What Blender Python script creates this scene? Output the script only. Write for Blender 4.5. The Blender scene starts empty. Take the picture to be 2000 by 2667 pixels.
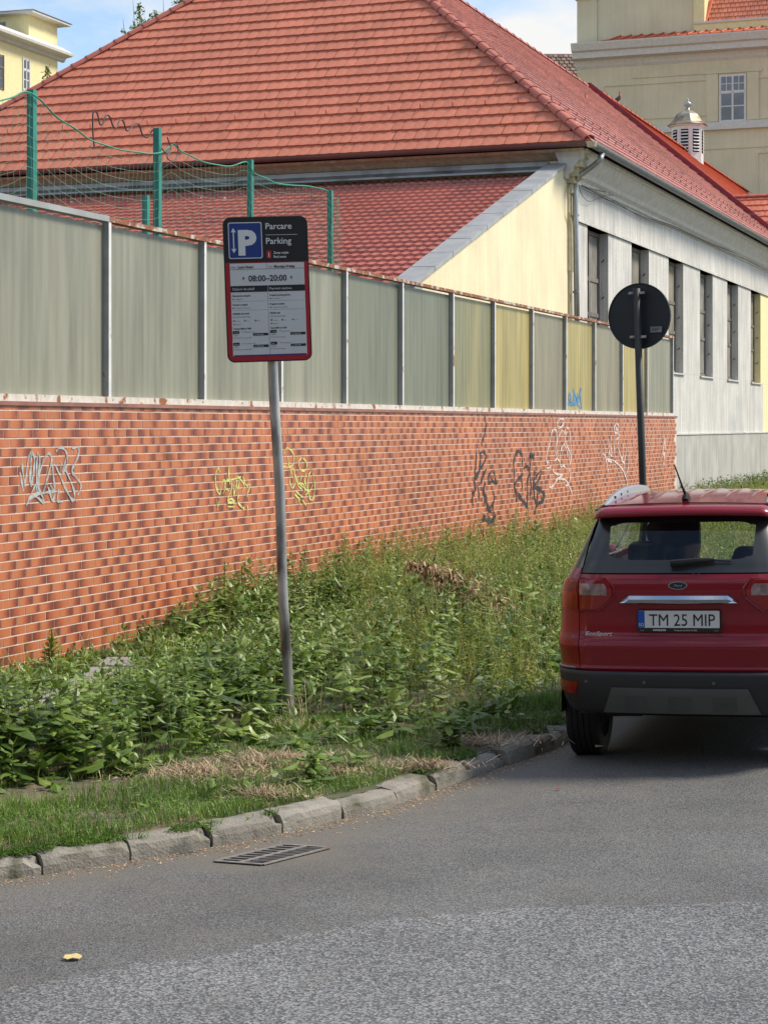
import bpy, math, random
import numpy as np
from mathutils import Vector, Matrix
R = math.radians
random.seed(7); rng = np.random.default_rng(7)
SC = bpy.context.scene
# ---------------------------------------------------------------- camera, sky, sun, exposure
cam = bpy.data.cameras.new('camera'); co = bpy.data.objects.new('camera', cam)
SC.collection.objects.link(co); SC.camera = co
co.location = (0, 0, 2.25); co.rotation_euler = (R(90), 0, 0)
cam.sensor_fit = 'HORIZONTAL'; cam.sensor_width = 36; cam.lens = 90
cam.shift_y = -225.5/2000; cam.clip_start = .1; cam.clip_end = 3000
SUN_EL, SUN_AZ = 47, 80          # azimuth clockwise from +Y
w = bpy.data.worlds.new('World'); SC.world = w; w.use_nodes = True
nt = w.node_tree; nt.nodes.clear(); N = nt.nodes.new; L_ = nt.links.new
wo = N('ShaderNodeOutputWorld'); bg = N('ShaderNodeBackground'); bg.inputs['Strength'].default_value = .12
sky = N('ShaderNodeTexSky'); sky.sky_type = 'NISHITA'; sky.sun_disc = False
sky.sun_elevation = R(SUN_EL); sky.sun_rotation = R(SUN_AZ); sky.air_density = 1.0; sky.dust_density = .4
tc = N('ShaderNodeTexCoord'); mp = N('ShaderNodeMapping'); mp.inputs['Scale'].default_value = (1, 1, 2.2)
mp.inputs['Location'].default_value = (1.2, 0, .1)
ns = N('ShaderNodeTexNoise'); ns.inputs['Scale'].default_value = 5; ns.inputs['Detail'].default_value = 7; ns.inputs['Roughness'].default_value = .55
rp = N('ShaderNodeValToRGB'); rp.color_ramp.elements[0].position = .47; rp.color_ramp.elements[1].position = .62
mx = N('ShaderNodeMix'); mx.data_type = 'RGBA'; mx.inputs[7].default_value = (4.9, 4.9, 4.85, 1)
L_(tc.outputs['Generated'], mp.inputs[0]); L_(mp.outputs[0], ns.inputs['Vector']); L_(ns.outputs[0], rp.inputs[0])
L_(rp.outputs[0], mx.inputs[0]); L_(sky.outputs[0], mx.inputs[6]); L_(mx.outputs[2], bg.inputs[0]); L_(bg.outputs[0], wo.inputs[0])
sl = bpy.data.lights.new('sun', 'SUN'); so = bpy.data.objects.new('sun', sl); SC.collection.objects.link(so)
sl.energy = 2.9; sl.angle = R(15); sl.color = (1, .91, .76)
so.rotation_euler = (R(90-SUN_EL), 0, R(180-SUN_AZ)); so.location = (30, -20, 60)
SC.view_settings.view_transform = 'Standard'; SC.view_settings.look = 'None'
SC.view_settings.exposure = .68; SC.view_settings.gamma = 1; SC.view_settings.use_curve_mapping = False
SC.cycles.max_bounces = 8; SC.cycles.transparent_max_bounces = 12

# ---------------------------------------------------------------- survey: wall frame (s along wall, t towards street)
U = np.array([.347, .938]); U /= np.linalg.norm(U); NN = np.array([U[1], -U[0]]); W0 = np.array([-3.36, 16.8])
def WP(s, t, z): p = W0 + s*U + t*NN; return (float(p[0]), float(p[1]), float(z))
def st(x, y): d = np.array([x, y]) - W0; return float(d@U), float(d@NN)
WROT = math.atan2(U[1], U[0])
def on_wall(x, y, t=0.0):           # photo pixel -> (s,z) on a vertical plane parallel to the wall
    xp = (x-1000)/5000; a = W0 + t*NN
    s = (xp*a[1]-a[0])/(U[0]-xp*U[1]); Y = a[1]+s*U[1]
    return s, 2.25+(1108-y)/5000*Y
def on_z(x, y, z=0.0):
    Y = (2.25-z)*5000/(y-1108); return ((x-1000)/5000*Y, Y)

# ---------------------------------------------------------------- object helpers
def link(o): SC.collection.objects.link(o); return o
def props(o, label=None, cat=None, group=None, kind=None):
    if label: o['label'] = label
    if cat: o['category'] = cat
    if group: o['group'] = group
    if kind: o['kind'] = kind
    return o
def thing(name, label, cat, loc=(0,0,0), rotz=0, group=None, parent=None):
    o = bpy.data.objects.new(name, None); link(o); o.location = loc; o.rotation_euler = (0, 0, rotz); o.empty_display_size = .2
    return props(o, label, cat, group)
bpy_upd = lambda: bpy.context.view_layer.update()
def put(name, me, m=None, parent=None, local=False, smooth=False, **k):
    """geometry given in world space unless local; keeps it in place under a parent"""
    o = bpy.data.objects.new(name, me); link(o)
    if m is not None:
        ms = m if isinstance(m, (list, tuple)) else [m]
        if len(me.materials) == 0:
            for q in ms: me.materials.append(q)
    if smooth:
        me.polygons.foreach_set('use_smooth', [True]*len(me.polygons)); me.update()
    if parent is not None:
        o.parent = parent
        if not local:
            o.matrix_parent_inverse = world_of(parent).inverted()
    return props(o, **k)
def world_of(o):
    m = Matrix.LocRotScale(o.location, o.rotation_euler, o.scale)
    if o.parent: m = world_of(o.parent) @ o.matrix_parent_inverse @ m
    return m
class MB:
    def __init__(s): s.v = []; s.f = []; s.mi = []
    def add(s, vs, fs, mi=0):
        b = len(s.v); s.v += [tuple(map(float, p)) for p in vs]
        for f in fs: s.f.append(tuple(b+i for i in f)); s.mi.append(mi)
        return s
    def hexa(s, p, mi=0):           # 8 corners: bottom 0-3 ccw, top 4-7
        return s.add(p, [(0,3,2,1),(4,5,6,7),(0,1,5,4),(1,2,6,5),(2,3,7,6),(3,0,4,7)], mi)
    def box(s, x0, x1, y0, y1, z0, z1, mi=0, f=None):
        p = [(x0,y0,z0),(x1,y0,z0),(x1,y1,z0),(x0,y1,z0),(x0,y0,z1),(x1,y0,z1),(x1,y1,z1),(x0,y1,z1)]
        if f: p = [f(*q) for q in p]
        return s.hexa(p, mi)
    def tube(s, pts, r, n=8, cap=True, mi=0):
        pts = [Vector(p) for p in pts]; rs = r if isinstance(r, (list, tuple)) else [r]*len(pts)
        vs = []; prev = None
        for i, p in enumerate(pts):
            d = (pts[min(i+1, len(pts)-1)]-pts[max(i-1, 0)]).normalized()
            a = (prev - d*prev.dot(d)) if prev is not None else d.cross(Vector((0, 0, 1)) if abs(d.z) < .9 else Vector((1, 0, 0)))
            a = a.normalized(); prev = a; b = d.cross(a)
            for k in range(n):
                t = 2*math.pi*k/n; vs.append(p + (a*math.cos(t)+b*math.sin(t))*rs[i])
        fs = [(i*n+k, i*n+(k+1) % n, (i+1)*n+(k+1) % n, (i+1)*n+k) for i in range(len(pts)-1) for k in range(n)]
        if cap: fs += [tuple(range(n))[::-1], tuple((len(pts)-1)*n+k for k in range(n))]
        return s.add(vs, fs, mi)
    def lathe(s, prof, c=(0,0,0), n=16, mi=0):    # profile (r,z)
        vs = [(c[0]+r*math.cos(2*math.pi*k/n), c[1]+r*math.sin(2*math.pi*k/n), c[2]+z) for r, z in prof for k in range(n)]
        fs = [(i*n+k, i*n+(k+1) % n, (i+1)*n+(k+1) % n, (i+1)*n+k) for i in range(len(prof)-1) for k in range(n)]
        return s.add(vs, fs, mi)
    def grid(s, P, mi=0, flip=False):             # P[i][j] points
        n, m = len(P), len(P[0]); vs = [q for r_ in P for q in r_]
        fs = [(i*m+j, i*m+j+1, (i+1)*m+j+1, (i+1)*m+j) for i in range(n-1) for j in range(m-1)]
        if flip: fs = [f[::-1] for f in fs]
        return s.add(vs, fs, mi)
    def mesh(s, name='m'):
        me = bpy.data.meshes.new(name); me.from_pydata(s.v, [], s.f)
        if any(s.mi): me.polygons.foreach_set('material_index', s.mi)
        me.update(); return me
    def put(s, name, m, parent=None, **k): return put(name, s.mesh(name), m, parent, **k)
def wbox(mb, s0, s1, t0, t1, z0, z1, mi=0):       # box in the wall frame
    return mb.hexa([WP(s0,t1,z0), WP(s1,t1,z0), WP(s1,t0,z0), WP(s0,t0,z0), WP(s0,t1,z1), WP(s1,t1,z1), WP(s1,t0,z1), WP(s0,t0,z1)], mi)
def np_mesh(name, V, F, attrs=None, uv=None):
    V = np.asarray(V, dtype=np.float32).reshape(-1, 3); F = np.asarray(F, dtype=np.int32); k = F.shape[1]
    me = bpy.data.meshes.new(name); me.vertices.add(len(V)); me.vertices.foreach_set('co', V.ravel())
    me.loops.add(F.size); me.loops.foreach_set('vertex_index', F.ravel()); me.polygons.add(len(F))
    me.polygons.foreach_set('loop_start', np.arange(len(F), dtype=np.int32)*k)
    me.polygons.foreach_set('use_smooth', [False]*len(F)); me.update(calc_edges=True)
    for a, d in (attrs or {}).items():
        at = me.attributes.new(a, 'FLOAT', 'POINT'); at.data.foreach_set('value', np.asarray(d, dtype=np.float32).ravel())
    if uv is not None:
        l = me.uv_layers.new(name='UVMap'); l.data.foreach_set('uv', np.asarray(uv, dtype=np.float32)[F.ravel()].ravel())
    me.validate(); return me
def stamp(base, faces, mats):       # copies of a base shape at many 4x4 frames
    base = np.asarray(base); n = len(base); M = np.asarray(mats)
    V = np.einsum('kij,nj->kni', M[:, :3, :3], base) + M[:, None, :3, 3]
    F = (np.asarray(faces)[None] + (np.arange(len(M))*n)[:, None, None]).reshape(-1, len(faces[0]))
    return V.reshape(-1, 3), F
def spline(P, n=8):
    P = [np.array(p, float) for p in P]; out = []
    Q = [2*P[0]-P[1]] + P + [2*P[-1]-P[-2]]
    for i in range(1, len(Q)-2):
        a, b, c, d = Q[i-1:i+3]
        for k in range(n):
            t = k/n; out.append(.5*((2*b)+(-a+c)*t+(2*a-5*b+4*c-d)*t*t+(-a+3*b-3*c+d)*t**3))
    out.append(P[-1]); return out

# ---------------------------------------------------------------- materials
def mat(name, col, rough=.7, metal=0, var=.15, vs=6, fine=0, fs=60, bump=0, bs=80, rnd=0, stain=None, stain_at=(.55, .7), ss=1.5,
        streak=0, coat=0, spec=.5, trans=0, alpha=None, rndcol=None, mapscale=(1,1,1), emis=None):
    m = bpy.data.materials.new(name); m.use_nodes = True; t = m.node_tree; b = t.nodes['Principled BSDF']; n = t.nodes.new; l = t.links.new
    b.inputs['Roughness'].default_value = rough; b.inputs['Metallic'].default_value = metal
    b.inputs['Specular IOR Level'].default_value = spec; b.inputs['Coat Weight'].default_value = coat; b.inputs['Coat Roughness'].default_value = .09
    tcn = n('ShaderNodeTexCoord'); mpn = n('ShaderNodeMapping'); mpn.inputs['Scale'].default_value = mapscale
    l(tcn.outputs['Object'], mpn.inputs[0]); vec = mpn.outputs[0]
    def noise(sc, det=4, v=None):
        q = n('ShaderNodeTexNoise'); q.inputs['Scale'].default_value = sc; q.inputs['Detail'].default_value = det; l(v or vec, q.inputs['Vector']); return q.outputs[0]
    def mixc(f, A, B, mode='MIX'):
        q = n('ShaderNodeMix'); q.data_type = 'RGBA'; q.blend_type = mode
        for i, x in ((0, f), (6, A), (7, B)):
            if hasattr(x, 'links'): l(x, q.inputs[i])
            else: q.inputs[i].default_value = x if i == 0 else (*x, 1)
        return q.outputs[2]
    def rng_(x, a, b_, c=0., d=1.):
        q = n('ShaderNodeMapRange'); q.inputs[1].default_value = a; q.inputs[2].default_value = b_; q.inputs[3].default_value = c; q.inputs[4].default_value = d; l(x, q.inputs[0]); return q.outputs[0]
    cur = col
    if rndcol is not None:
        at = n('ShaderNodeAttribute'); at.attribute_name = 'rnd'; cr = n('ShaderNodeValToRGB'); l(at.outputs['Fac'], cr.inputs[0])
        els = cr.color_ramp.elements
        while len(els) < len(rndcol): els.new(.5)
        for e, (p, c) in zip(els, rndcol): e.position = p; e.color = (*c, 1)
        cur = cr.outputs[0]
    def scale(cur, f): # f socket multiplies
        q = n('ShaderNodeVectorMath'); q.operation = 'SCALE'
        if hasattr(cur, 'links'): l(cur, q.inputs[0])
        else: q.inputs[0].default_value = cur
        l(f, q.inputs['Scale']); return q.outputs[0]
    if var: cur = scale(cur, rng_(noise(vs), .3, .7, 1-var, 1+var))
    if fine: cur = scale(cur, rng_(noise(fs, 2), .3, .7, 1-fine, 1+fine))
    if rnd:
        at = n('ShaderNodeAttribute'); at.attribute_name = 'rnd'; cur = scale(cur, rng_(at.outputs['Fac'], 0, 1, 1-rnd, 1+rnd))
    if streak:
        mp2 = n('ShaderNodeMapping'); mp2.inputs['Scale'].default_value = (7, 7, .35); l(tcn.outputs['Object'], mp2.inputs[0])
        cur = scale(cur, rng_(noise(1.6, 5, mp2.outputs[0]), .3, .7, 1-streak, 1+streak*.6))
    if stain is not None:
        cur = mixc(rng_(noise(ss, 6), stain_at[0], stain_at[1]), cur, stain)
    if hasattr(cur, 'links'): l(cur, b.inputs['Base Color'])
    else: b.inputs['Base Color'].default_value = (*cur, 1)
    if bump:
        bp = n('ShaderNodeBump'); bp.inputs['Strength'].default_value = bump; bp.inputs['Distance'].default_value = .01; l(noise(bs, 3), bp.inputs['Height']); l(bp.outputs[0], b.inputs['Normal'])
    if trans:
        tr = n('ShaderNodeBsdfTranslucent'); ms = n('ShaderNodeMixShader'); ms.inputs[0].default_value = trans
        if hasattr(cur, 'links'): l(cur, tr.inputs[0])
        else: tr.inputs[0].default_value = (*cur, 1)
        l(b.outputs[0], ms.inputs[1]); l(tr.outputs[0], ms.inputs[2]); l(ms.outputs[0], t.nodes['Material Output'].inputs[0])
    if alpha is not None: b.inputs['Alpha'].default_value = alpha
    return m
def glass(name, tint, refl=.10, rough=.02):
    m = bpy.data.materials.new(name); m.use_nodes = True; t = m.node_tree; t.nodes.clear(); n = t.nodes.new
    o = n('ShaderNodeOutputMaterial'); a = n('ShaderNodeBsdfTransparent'); a.inputs[0].default_value = (*tint, 1)
    g = n('ShaderNodeBsdfGlossy'); g.inputs['Roughness'].default_value = rough; s = n('ShaderNodeMixShader'); lw = n('ShaderNodeLayerWeight'); pw = n('ShaderNodeMath'); pw.operation = 'POWER'; pw.inputs[1].default_value = 4; t.links.new(lw.outputs['Facing'], pw.inputs[0]); f = n('ShaderNodeMath'); f.operation = 'MULTIPLY_ADD'; f.inputs[1].default_value = .6; f.inputs[2].default_value = .05; t.links.new(pw.outputs[0], f.inputs[0])
    t.links.new(f.outputs[0], s.inputs[0]); t.links.new(a.outputs[0], s.inputs[1]); t.links.new(g.outputs[0], s.inputs[2]); t.links.new(s.outputs[0], o.inputs[0]); return m

def tile_mat():
    m = bpy.data.materials.new('glazed_brick'); m.use_nodes = True; t = m.node_tree; b = t.nodes['Principled BSDF']; n = t.nodes.new; l = t.links.new
    uv = n('ShaderNodeUVMap'); sx = n('ShaderNodeSeparateXYZ'); l(uv.outputs[0], sx.inputs[0])
    at = n('ShaderNodeAttribute'); at.attribute_name = 'rnd'
    def M(op, a, b_=0., c=0., clamp=False):
        q = n('ShaderNodeMath'); q.operation = op; q.use_clamp = clamp
        for i, x in enumerate((a, b_, c)):
            if hasattr(x, 'links'): l(x, q.inputs[i])
            else: q.inputs[i].default_value = x
        return q.outputs[0]
    side = M('GREATER_THAN', at.outputs['Fac'], .42)
    u = sx.outputs[0]; e = M('ADD', M('MULTIPLY', side, M('SUBTRACT', u, M('SUBTRACT', 1, u))), M('SUBTRACT', 1, u))
    tcn = n('ShaderNodeTexCoord'); nz = n('ShaderNodeTexNoise'); nz.inputs['Scale'].default_value = 7; nz.inputs['Detail'].default_value = 5; l(tcn.outputs['Object'], nz.inputs['Vector'])
    nl = n('ShaderNodeTexNoise'); nl.inputs['Scale'].default_value = .7; nl.inputs['Detail'].default_value = 6; l(tcn.outputs['Object'], nl.inputs['Vector'])
    e2 = M('ADD', e, M('MULTIPLY', M('SUBTRACT', nz.outputs[0], .5), 1.0))
    amt = M('MULTIPLY', M('FRACT', M('MULTIPLY', at.outputs['Fac'], 17.3)), .8)
    e3 = M('ADD', e2, M('MULTIPLY', M('SUBTRACT', amt, .40), .45))
    mr = n('ShaderNodeMapRange'); mr.interpolation_type = 'SMOOTHSTEP'; mr.inputs[1].default_value = .28; mr.inputs[2].default_value = 1.02; l(e3, mr.inputs[0])
    cr = n('ShaderNodeValToRGB'); E = cr.color_ramp.elements; E[0].position = 0; E[0].color = (.50, .168, .070, 1); E[1].position = 1; E[1].color = (.20, .052, .030, 1)
    x = E.new(.35); x.color = (.43, .118, .049, 1); l(mr.outputs[0], cr.inputs[0])
    q = n('ShaderNodeVectorMath'); q.operation = 'SCALE'; l(cr.outputs[0], q.inputs[0])
    mr2 = n('ShaderNodeMapRange'); mr2.inputs[1].default_value = .3; mr2.inputs[2].default_value = .7; mr2.inputs[3].default_value = .84; mr2.inputs[4].default_value = 1.2; l(nl.outputs[0], mr2.inputs[0])
    l(mr2.outputs[0], q.inputs['Scale']); l(q.outputs[0], b.inputs['Base Color'])
    b.inputs['Roughness'].default_value = .42; b.inputs['Specular IOR Level'].default_value = .45
    bp = n('ShaderNodeBump'); bp.inputs['Strength'].default_value = .25; bp.inputs['Distance'].default_value = .004; l(nz.outputs[0], bp.inputs['Height']); l(bp.outputs[0], b.inputs['Normal'])
    return m

M = dict(
 brick=tile_mat(),
 grout=mat('grout', (.70,.56,.49), .9, bump=.3, stain=(.4,.3,.25)),
 coping=mat('coping', (.30,.13,.10), .6, var=.2, stain=(.15,.08,.07), ss=3),
 steel_white=mat('painted_steel', (.68,.68,.67), .5, var=.1, stain=(.30,.11,.04), stain_at=(.60,.68), ss=5),
 steel_grey=mat('grey_steel', (.36,.37,.38), .5, var=.15, stain=(.12,.07,.05), stain_at=(.66,.75), ss=6),
 rust=mat('rusty_steel', (.26,.10,.05), .8, var=.3, vs=12, stain=(.52,.47,.42), stain_at=(.52,.60), ss=7, bump=.4),
 rustwhite=mat('rusty_white_rail', (.62,.58,.52), .7, var=.15, vs=12, stain=(.28,.10,.04), stain_at=(.56,.63), ss=6, bump=.3),
 zinc=mat('zinc', (.40,.43,.45), .42, metal=.55, var=.12, vs=3, stain=(.25,.26,.27), ss=2),
 capgrey=mat('cap_sheet', (.36,.37,.37), .55, metal=.2, var=.15, vs=3, stain=(.27,.17,.12), stain_at=(.70,.8), ss=3),
 gutter_dark=mat('gutter_grey', (.19,.215,.23), .5, metal=.3, var=.12),
 gutter_brown=mat('gutter_brown', (.16,.09,.085), .5, metal=.2, var=.2, vs=1),
 yellow=mat('yellow_render', (.78,.695,.47), .9, var=.07, vs=1.2, fine=.06, fs=40, bump=.35, bs=30, streak=.08, stain=(.50,.42,.26), stain_at=(.68,.9), ss=.8),
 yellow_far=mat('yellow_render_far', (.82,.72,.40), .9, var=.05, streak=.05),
 ochre=mat('ochre_render', (.66,.595,.42), .9, var=.08, vs=.6, bump=.5, bs=9, streak=.06),
 cornice=mat('ochre_cornice', (.62,.61,.56), .8, var=.08),
 greyr=mat('grey_render', (.58,.565,.53), .9, var=.09, vs=1.2, fine=.08, fs=25, bump=.4, bs=25, streak=.24, stain=(.36,.37,.37), stain_at=(.55,.8), ss=.7),
 plinth=mat('plinth_render', (.43,.42,.385), .9, var=.12, vs=1.5, streak=.2, bump=.4, bs=40),
 capital=mat('cream_moulding', (.55,.49,.34), .8, var=.15, streak=.2),
 oldwood=mat('weathered_wood', (.19,.165,.14), .85, var=.25, vs=3, streak=.4, bump=.4),
 pane=mat('dirty_pane', (.09,.10,.11), .15, var=.3, vs=1.5, spec=.8),
 farpane=mat('window_pane', (.10,.12,.15), .08, var=.3, vs=1, spec=1.0),
 white=mat('white_paint', (.68,.68,.66), .5, var=.06),
 tile=mat('clay_roof_tile', (.60,.20,.122), .62, var=.10, vs=.8, fine=.08, fs=20, rnd=.12, bump=.2, bs=60, spec=.4),
 tile_side=mat('clay_roof_tile_worn_sheen', (.52,.23,.19), .35, var=.25, vs=.5, fine=.08, fs=20, rnd=.22, spec=.9, stain=(.20,.09,.085), stain_at=(.60,.80), ss=.5),  # street slope: pale pink sheen put into the colour of weathered tiles
 tile_orange=mat('orange_roof_tile', (.58,.12,.05), .6, var=.06, vs=1, rnd=.1),  # on the far wing the orange stands in for sunlight
 ridge=mat('ridge_tile', (.47,.14,.10), .6, var=.15, vs=2),
 verge=mat('red_flashing', (.22,.018,.03), .5),
 underlay=mat('roof_underlay', (.06,.025,.02), .9),
 metaltile=mat('pressed_metal_roof', (.43,.12,.085), .30, var=.10, vs=.6, spec=.7, stain=(.22,.06,.06), stain_at=(.6,.75), ss=1),
 oldtile=mat('brown_old_tile', (.22,.15,.12), .8, var=.25, vs=1, rnd=.3),
 green=mat('green_paint', (.008,.21,.155), .4, var=.10, vs=3, stain=(.01,.11,.09), stain_at=(.6,.7), ss=4),
 net=mat('green_net', (.16,.30,.20), .6, var=0),
 rope=mat('green_rope', (.03,.30,.18), .6, var=.1),
 wire=mat('wire', (.05,.045,.045), .6, var=0),
 galv=mat('galvanised_pole', (.40,.40,.385), .5, metal=.35, var=.3, vs=9, stain=(.11,.10,.09), stain_at=(.52,.66), ss=6, mapscale=(1,1,.35)),
 darkpole=mat('dark_pole', (.035,.038,.038), .5, metal=.3, var=.15),
 signback=mat('sign_back', (.010,.018,.024), .55, var=.12),
 signblack=mat('sign_black', (.010,.010,.012), .45, var=0),
 signred=mat('sign_red', (.34,.008,.018), .45, var=.04),
 signblue=mat('sign_blue', (.008,.035,.19), .45, var=.04),
 signwhite=mat('sign_white', (.52,.54,.54), .5, var=.03),
 signgrey=mat('sign_light_lettering', (.60,.62,.62), .5, var=0),
 sticker=mat('sticker', (.22,.24,.25), .5, var=.1),
 concrete=mat('kerb_concrete', (.27,.25,.215), .9, var=.16, vs=5, fine=.12, fs=120, bump=.6, bs=70, rnd=.12, stain=(.11,.105,.07), stain_at=(.50,.68), ss=5),
 path=mat('path_concrete', (.27,.26,.25), .9, var=.12, fine=.1, fs=90, bump=.3),
 soil=mat('soil', (.16,.125,.085), .95, var=.3, vs=4, fine=.2, fs=50, bump=.6, bs=30, stain=(.07,.08,.035), stain_at=(.45,.6), ss=2.5),
 ground=mat('ground', (.12,.12,.09), .95, var=.2, vs=.4),
 iron=mat('cast_iron', (.27,.25,.23), .65, metal=.4, var=.2, vs=20, stain=(.20,.12,.07), stain_at=(.6,.7), ss=9),
 black=mat('black_void', (.004,.004,.004), .9, var=0),
 paper=mat('paper', (.62,.50,.22), .8, var=.1),
 redbit=mat('red_scrap', (.4,.06,.04), .7, var=.1),
 leafy=mat('weed_leaf', (.07,.14,.03), .42, var=.25, vs=2.5, trans=.22, spec=.6,
   rndcol=[(0,(.05,.10,.014)),(.4,(.145,.235,.034)),(.7,(.25,.34,.065)),(.9,(.36,.42,.18)),(1,(.46,.50,.30))]),
 leafl=mat('tall_weed_leaf', (.1,.17,.04), .55, var=.25, vs=1.5, trans=.25,
   rndcol=[(0,(.07,.12,.018)),(.35,(.20,.28,.038)),(.65,(.34,.38,.075)),(.85,(.42,.40,.13)),(1,(.40,.30,.15))]),
 grass=mat('grass_blade', (.07,.15,.03), .5, var=.3, vs=1.8, trans=.25,
   rndcol=[(0,(.05,.11,.018)),(.5,(.14,.27,.032)),(.8,(.26,.34,.06)),(1,(.44,.36,.19))]),
 straw=mat('dry_straw', (.42,.30,.17), .7, var=.3, vs=3, rndcol=[(0,(.24,.16,.09)),(.5,(.44,.32,.19)),(1,(.62,.50,.34))]),
 dead=mat('dead_leaf', (.30,.19,.10), .8, var=.3, vs=9, rndcol=[(0,(.18,.10,.05)),(.5,(.38,.24,.13)),(1,(.58,.42,.26))]),
 stem=mat('stem', (.12,.15,.05), .7, var=.2),
 bark=mat('bark', (.14,.11,.08), .9, var=.2, bump=.5),
 treeleaf=mat('tree_leaf', (.09,.15,.035), .6, var=.3, vs=.6, trans=.35, rndcol=[(0,(.05,.10,.025)),(.5,(.14,.20,.05)),(1,(.26,.32,.10))]),
)
def asphalt(name, col, speck, sc, stain):
    m = bpy.data.materials.new(name); m.use_nodes = True; t = m.node_tree; b = t.nodes['Principled BSDF']; n = t.nodes.new; l = t.links.new
    tcn = n('ShaderNodeTexCoord'); v = n('ShaderNodeTexVoronoi'); v.inputs['Scale'].default_value = sc; l(tcn.outputs['Object'], v.inputs['Vector'])
    cr = n('ShaderNodeValToRGB'); E = cr.color_ramp.elements; E[0].position = .05; E[0].color = (*[c*.45 for c in col], 1); E[1].position = .95; E[1].color = (*speck, 1)
    x = E.new(.5); x.color = (*col, 1); sp = n('ShaderNodeSeparateColor'); l(v.outputs['Color'], sp.inputs[0]); l(sp.outputs[0], cr.inputs[0])
    n1 = n('ShaderNodeTexNoise'); n1.inputs['Scale'].default_value = .9; n1.inputs['Detail'].default_value = 6; n1.inputs['Roughness'].default_value = .6; l(tcn.outputs['Object'], n1.inputs['Vector'])
    mr = n('ShaderNodeMapRange'); mr.inputs[1].default_value = .3; mr.inputs[2].default_value = .7; mr.inputs[3].default_value = .78; mr.inputs[4].default_value = 1.22; l(n1.outputs[0], mr.inputs[0])
    q = n('ShaderNodeVectorMath'); q.operation = 'SCALE'; l(cr.outputs[0], q.inputs[0]); l(mr.outputs[0], q.inputs['Scale'])
    at = n('ShaderNodeAttribute'); at.attribute_name = 'dust'; n2 = n('ShaderNodeTexNoise'); n2.inputs['Scale'].default_value = 3; n2.inputs['Detail'].default_value = 8; l(tcn.outputs['Object'], n2.inputs['Vector'])
    mu = n('ShaderNodeMath'); mu.operation = 'MULTIPLY_ADD'; mu.use_clamp = True; l(n2.outputs[0], mu.inputs[0]); mu.inputs[1].default_value = 1.1
    a2 = n('ShaderNodeMath'); a2.operation = 'SUBTRACT'; l(at.outputs['Fac'], a2.inputs[0]); a2.inputs[1].default_value = .62; l(a2.outputs[0], mu.inputs[2])
    mx_ = n('ShaderNodeMix'); mx_.data_type = 'RGBA'; l(mu.outputs[0], mx_.inputs[0]); l(q.outputs[0], mx_.inputs[6]); mx_.inputs[7].default_value = (*stain, 1); l(mx_.outputs[2], b.inputs['Base Color'])
    b.inputs['Roughness'].default_value = .8; bp = n('ShaderNodeBump'); bp.inputs['Strength'].default_value = .7; bp.inputs['Distance'].default_value = .004; l(v.outputs['Distance'], bp.inputs['Height']); l(bp.outputs[0], b.inputs['Normal'])
    return m
M['asphalt'] = asphalt('smooth_asphalt', (.106,.107,.107), (.185,.187,.187), 150, (.15,.135,.112))
M['asphalt2'] = asphalt('coarse_asphalt', (.122,.126,.13), (.26,.262,.265), 105, (.2,.19,.17))
def text_mesh(body, size, bold=0., shear=0., ext=.0, align='LEFT', sx=1.):
    cu = bpy.data.curves.new('t', 'FONT'); cu.body = body; cu.size = size; cu.offset = bold; cu.shear = shear; cu.extrude = ext; cu.align_x = align
    cu.resolution_u = 3
    o = bpy.data.objects.new('t', cu); link(o); bpy_upd()
    me = bpy.data.meshes.new_from_object(o.evaluated_get(bpy.context.evaluated_depsgraph_get())); bpy.data.objects.remove(o); bpy.data.curves.remove(cu)
    if sx != 1.: me.transform(Matrix.Diagonal((sx, 1, 1, 1)))
    return me

# ================================================================ GROUND, ROAD, KERB
mb = MB(); mb.add([(-900,-900,-.06),(900,-900,-.06),(900,900,-.06),(-900,900,-.06)], [(0,1,2,3)])
mb.put('ground', M['ground'], kind='structure')
KP = [(-11,5.5),(-6,7.0),(-3.6,8.35),(-2.6,9.0),(-1.9,9.48),(-1.71,9.60),(-1.30,9.92),(-.92,10.23),(-.564,10.57),(-.238,10.97),(0,11.25),(.41,11.98),(.676,12.47),(.976,12.98),(1.276,13.57),(1.60,14.6),(1.92,15.7),(2.85,18.7),(4.5,23.4),(8.2,33),(13,46),(22,70),(34,102)]
KD = np.array(spline(KP, 10)); seg = np.diff(KD, axis=0); KL = np.concatenate([[0], np.cumsum(np.hypot(*seg.T))])
def kerb_at(l):
    p = np.array([np.interp(l, KL, KD[:,0]), np.interp(l, KL, KD[:,1])]); q = np.array([np.interp(l+.05, KL, KD[:,0]), np.interp(l+.05, KL, KD[:,1])])
    d = (q-p)/np.linalg.norm(q-p); return p, d, np.array([-d[1], d[0]])
KST = np.array([st(*p) for p in KD])
def tk(s): return np.interp(s, KST[:,0], KST[:,1])
def kdist(x, y):
    x = np.atleast_1d(x); y = np.atleast_1d(y); out = np.empty(len(x))
    for i in range(0, len(x), 4000):
        out[i:i+4000] = np.sqrt(((x[i:i+4000,None]-KD[None,:,0])**2 + (y[i:i+4000,None]-KD[None,:,1])**2).min(1))
    return out
def camber(d): return .12*(1-np.exp(-d/2.2))
offs = np.array([-.12,0,.04,.1,.17,.24,.31,.4,.5,.6,.72,.85,1,1.25,1.5,1.8,2.2,3,4,5.5,8,12,18,28,45])
_fl = KL[np.argmin(np.hypot(KD[:,0]+3, KD[:,1]-8.7))]; _gc = np.array([-.565,9.98])
def kerb_s(l):
    p, d, nv = kerb_at(l); qs = [kerb_at(min(max(l+e, 0), KL[-1]-.1))[0] for e in (-2.0,-1.2,1.2,2.0)]; d = (qs[2]-qs[1])+(qs[3]-qs[0]); d /= np.linalg.norm(d); return p, d, np.array([-d[1], d[0]])
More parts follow.
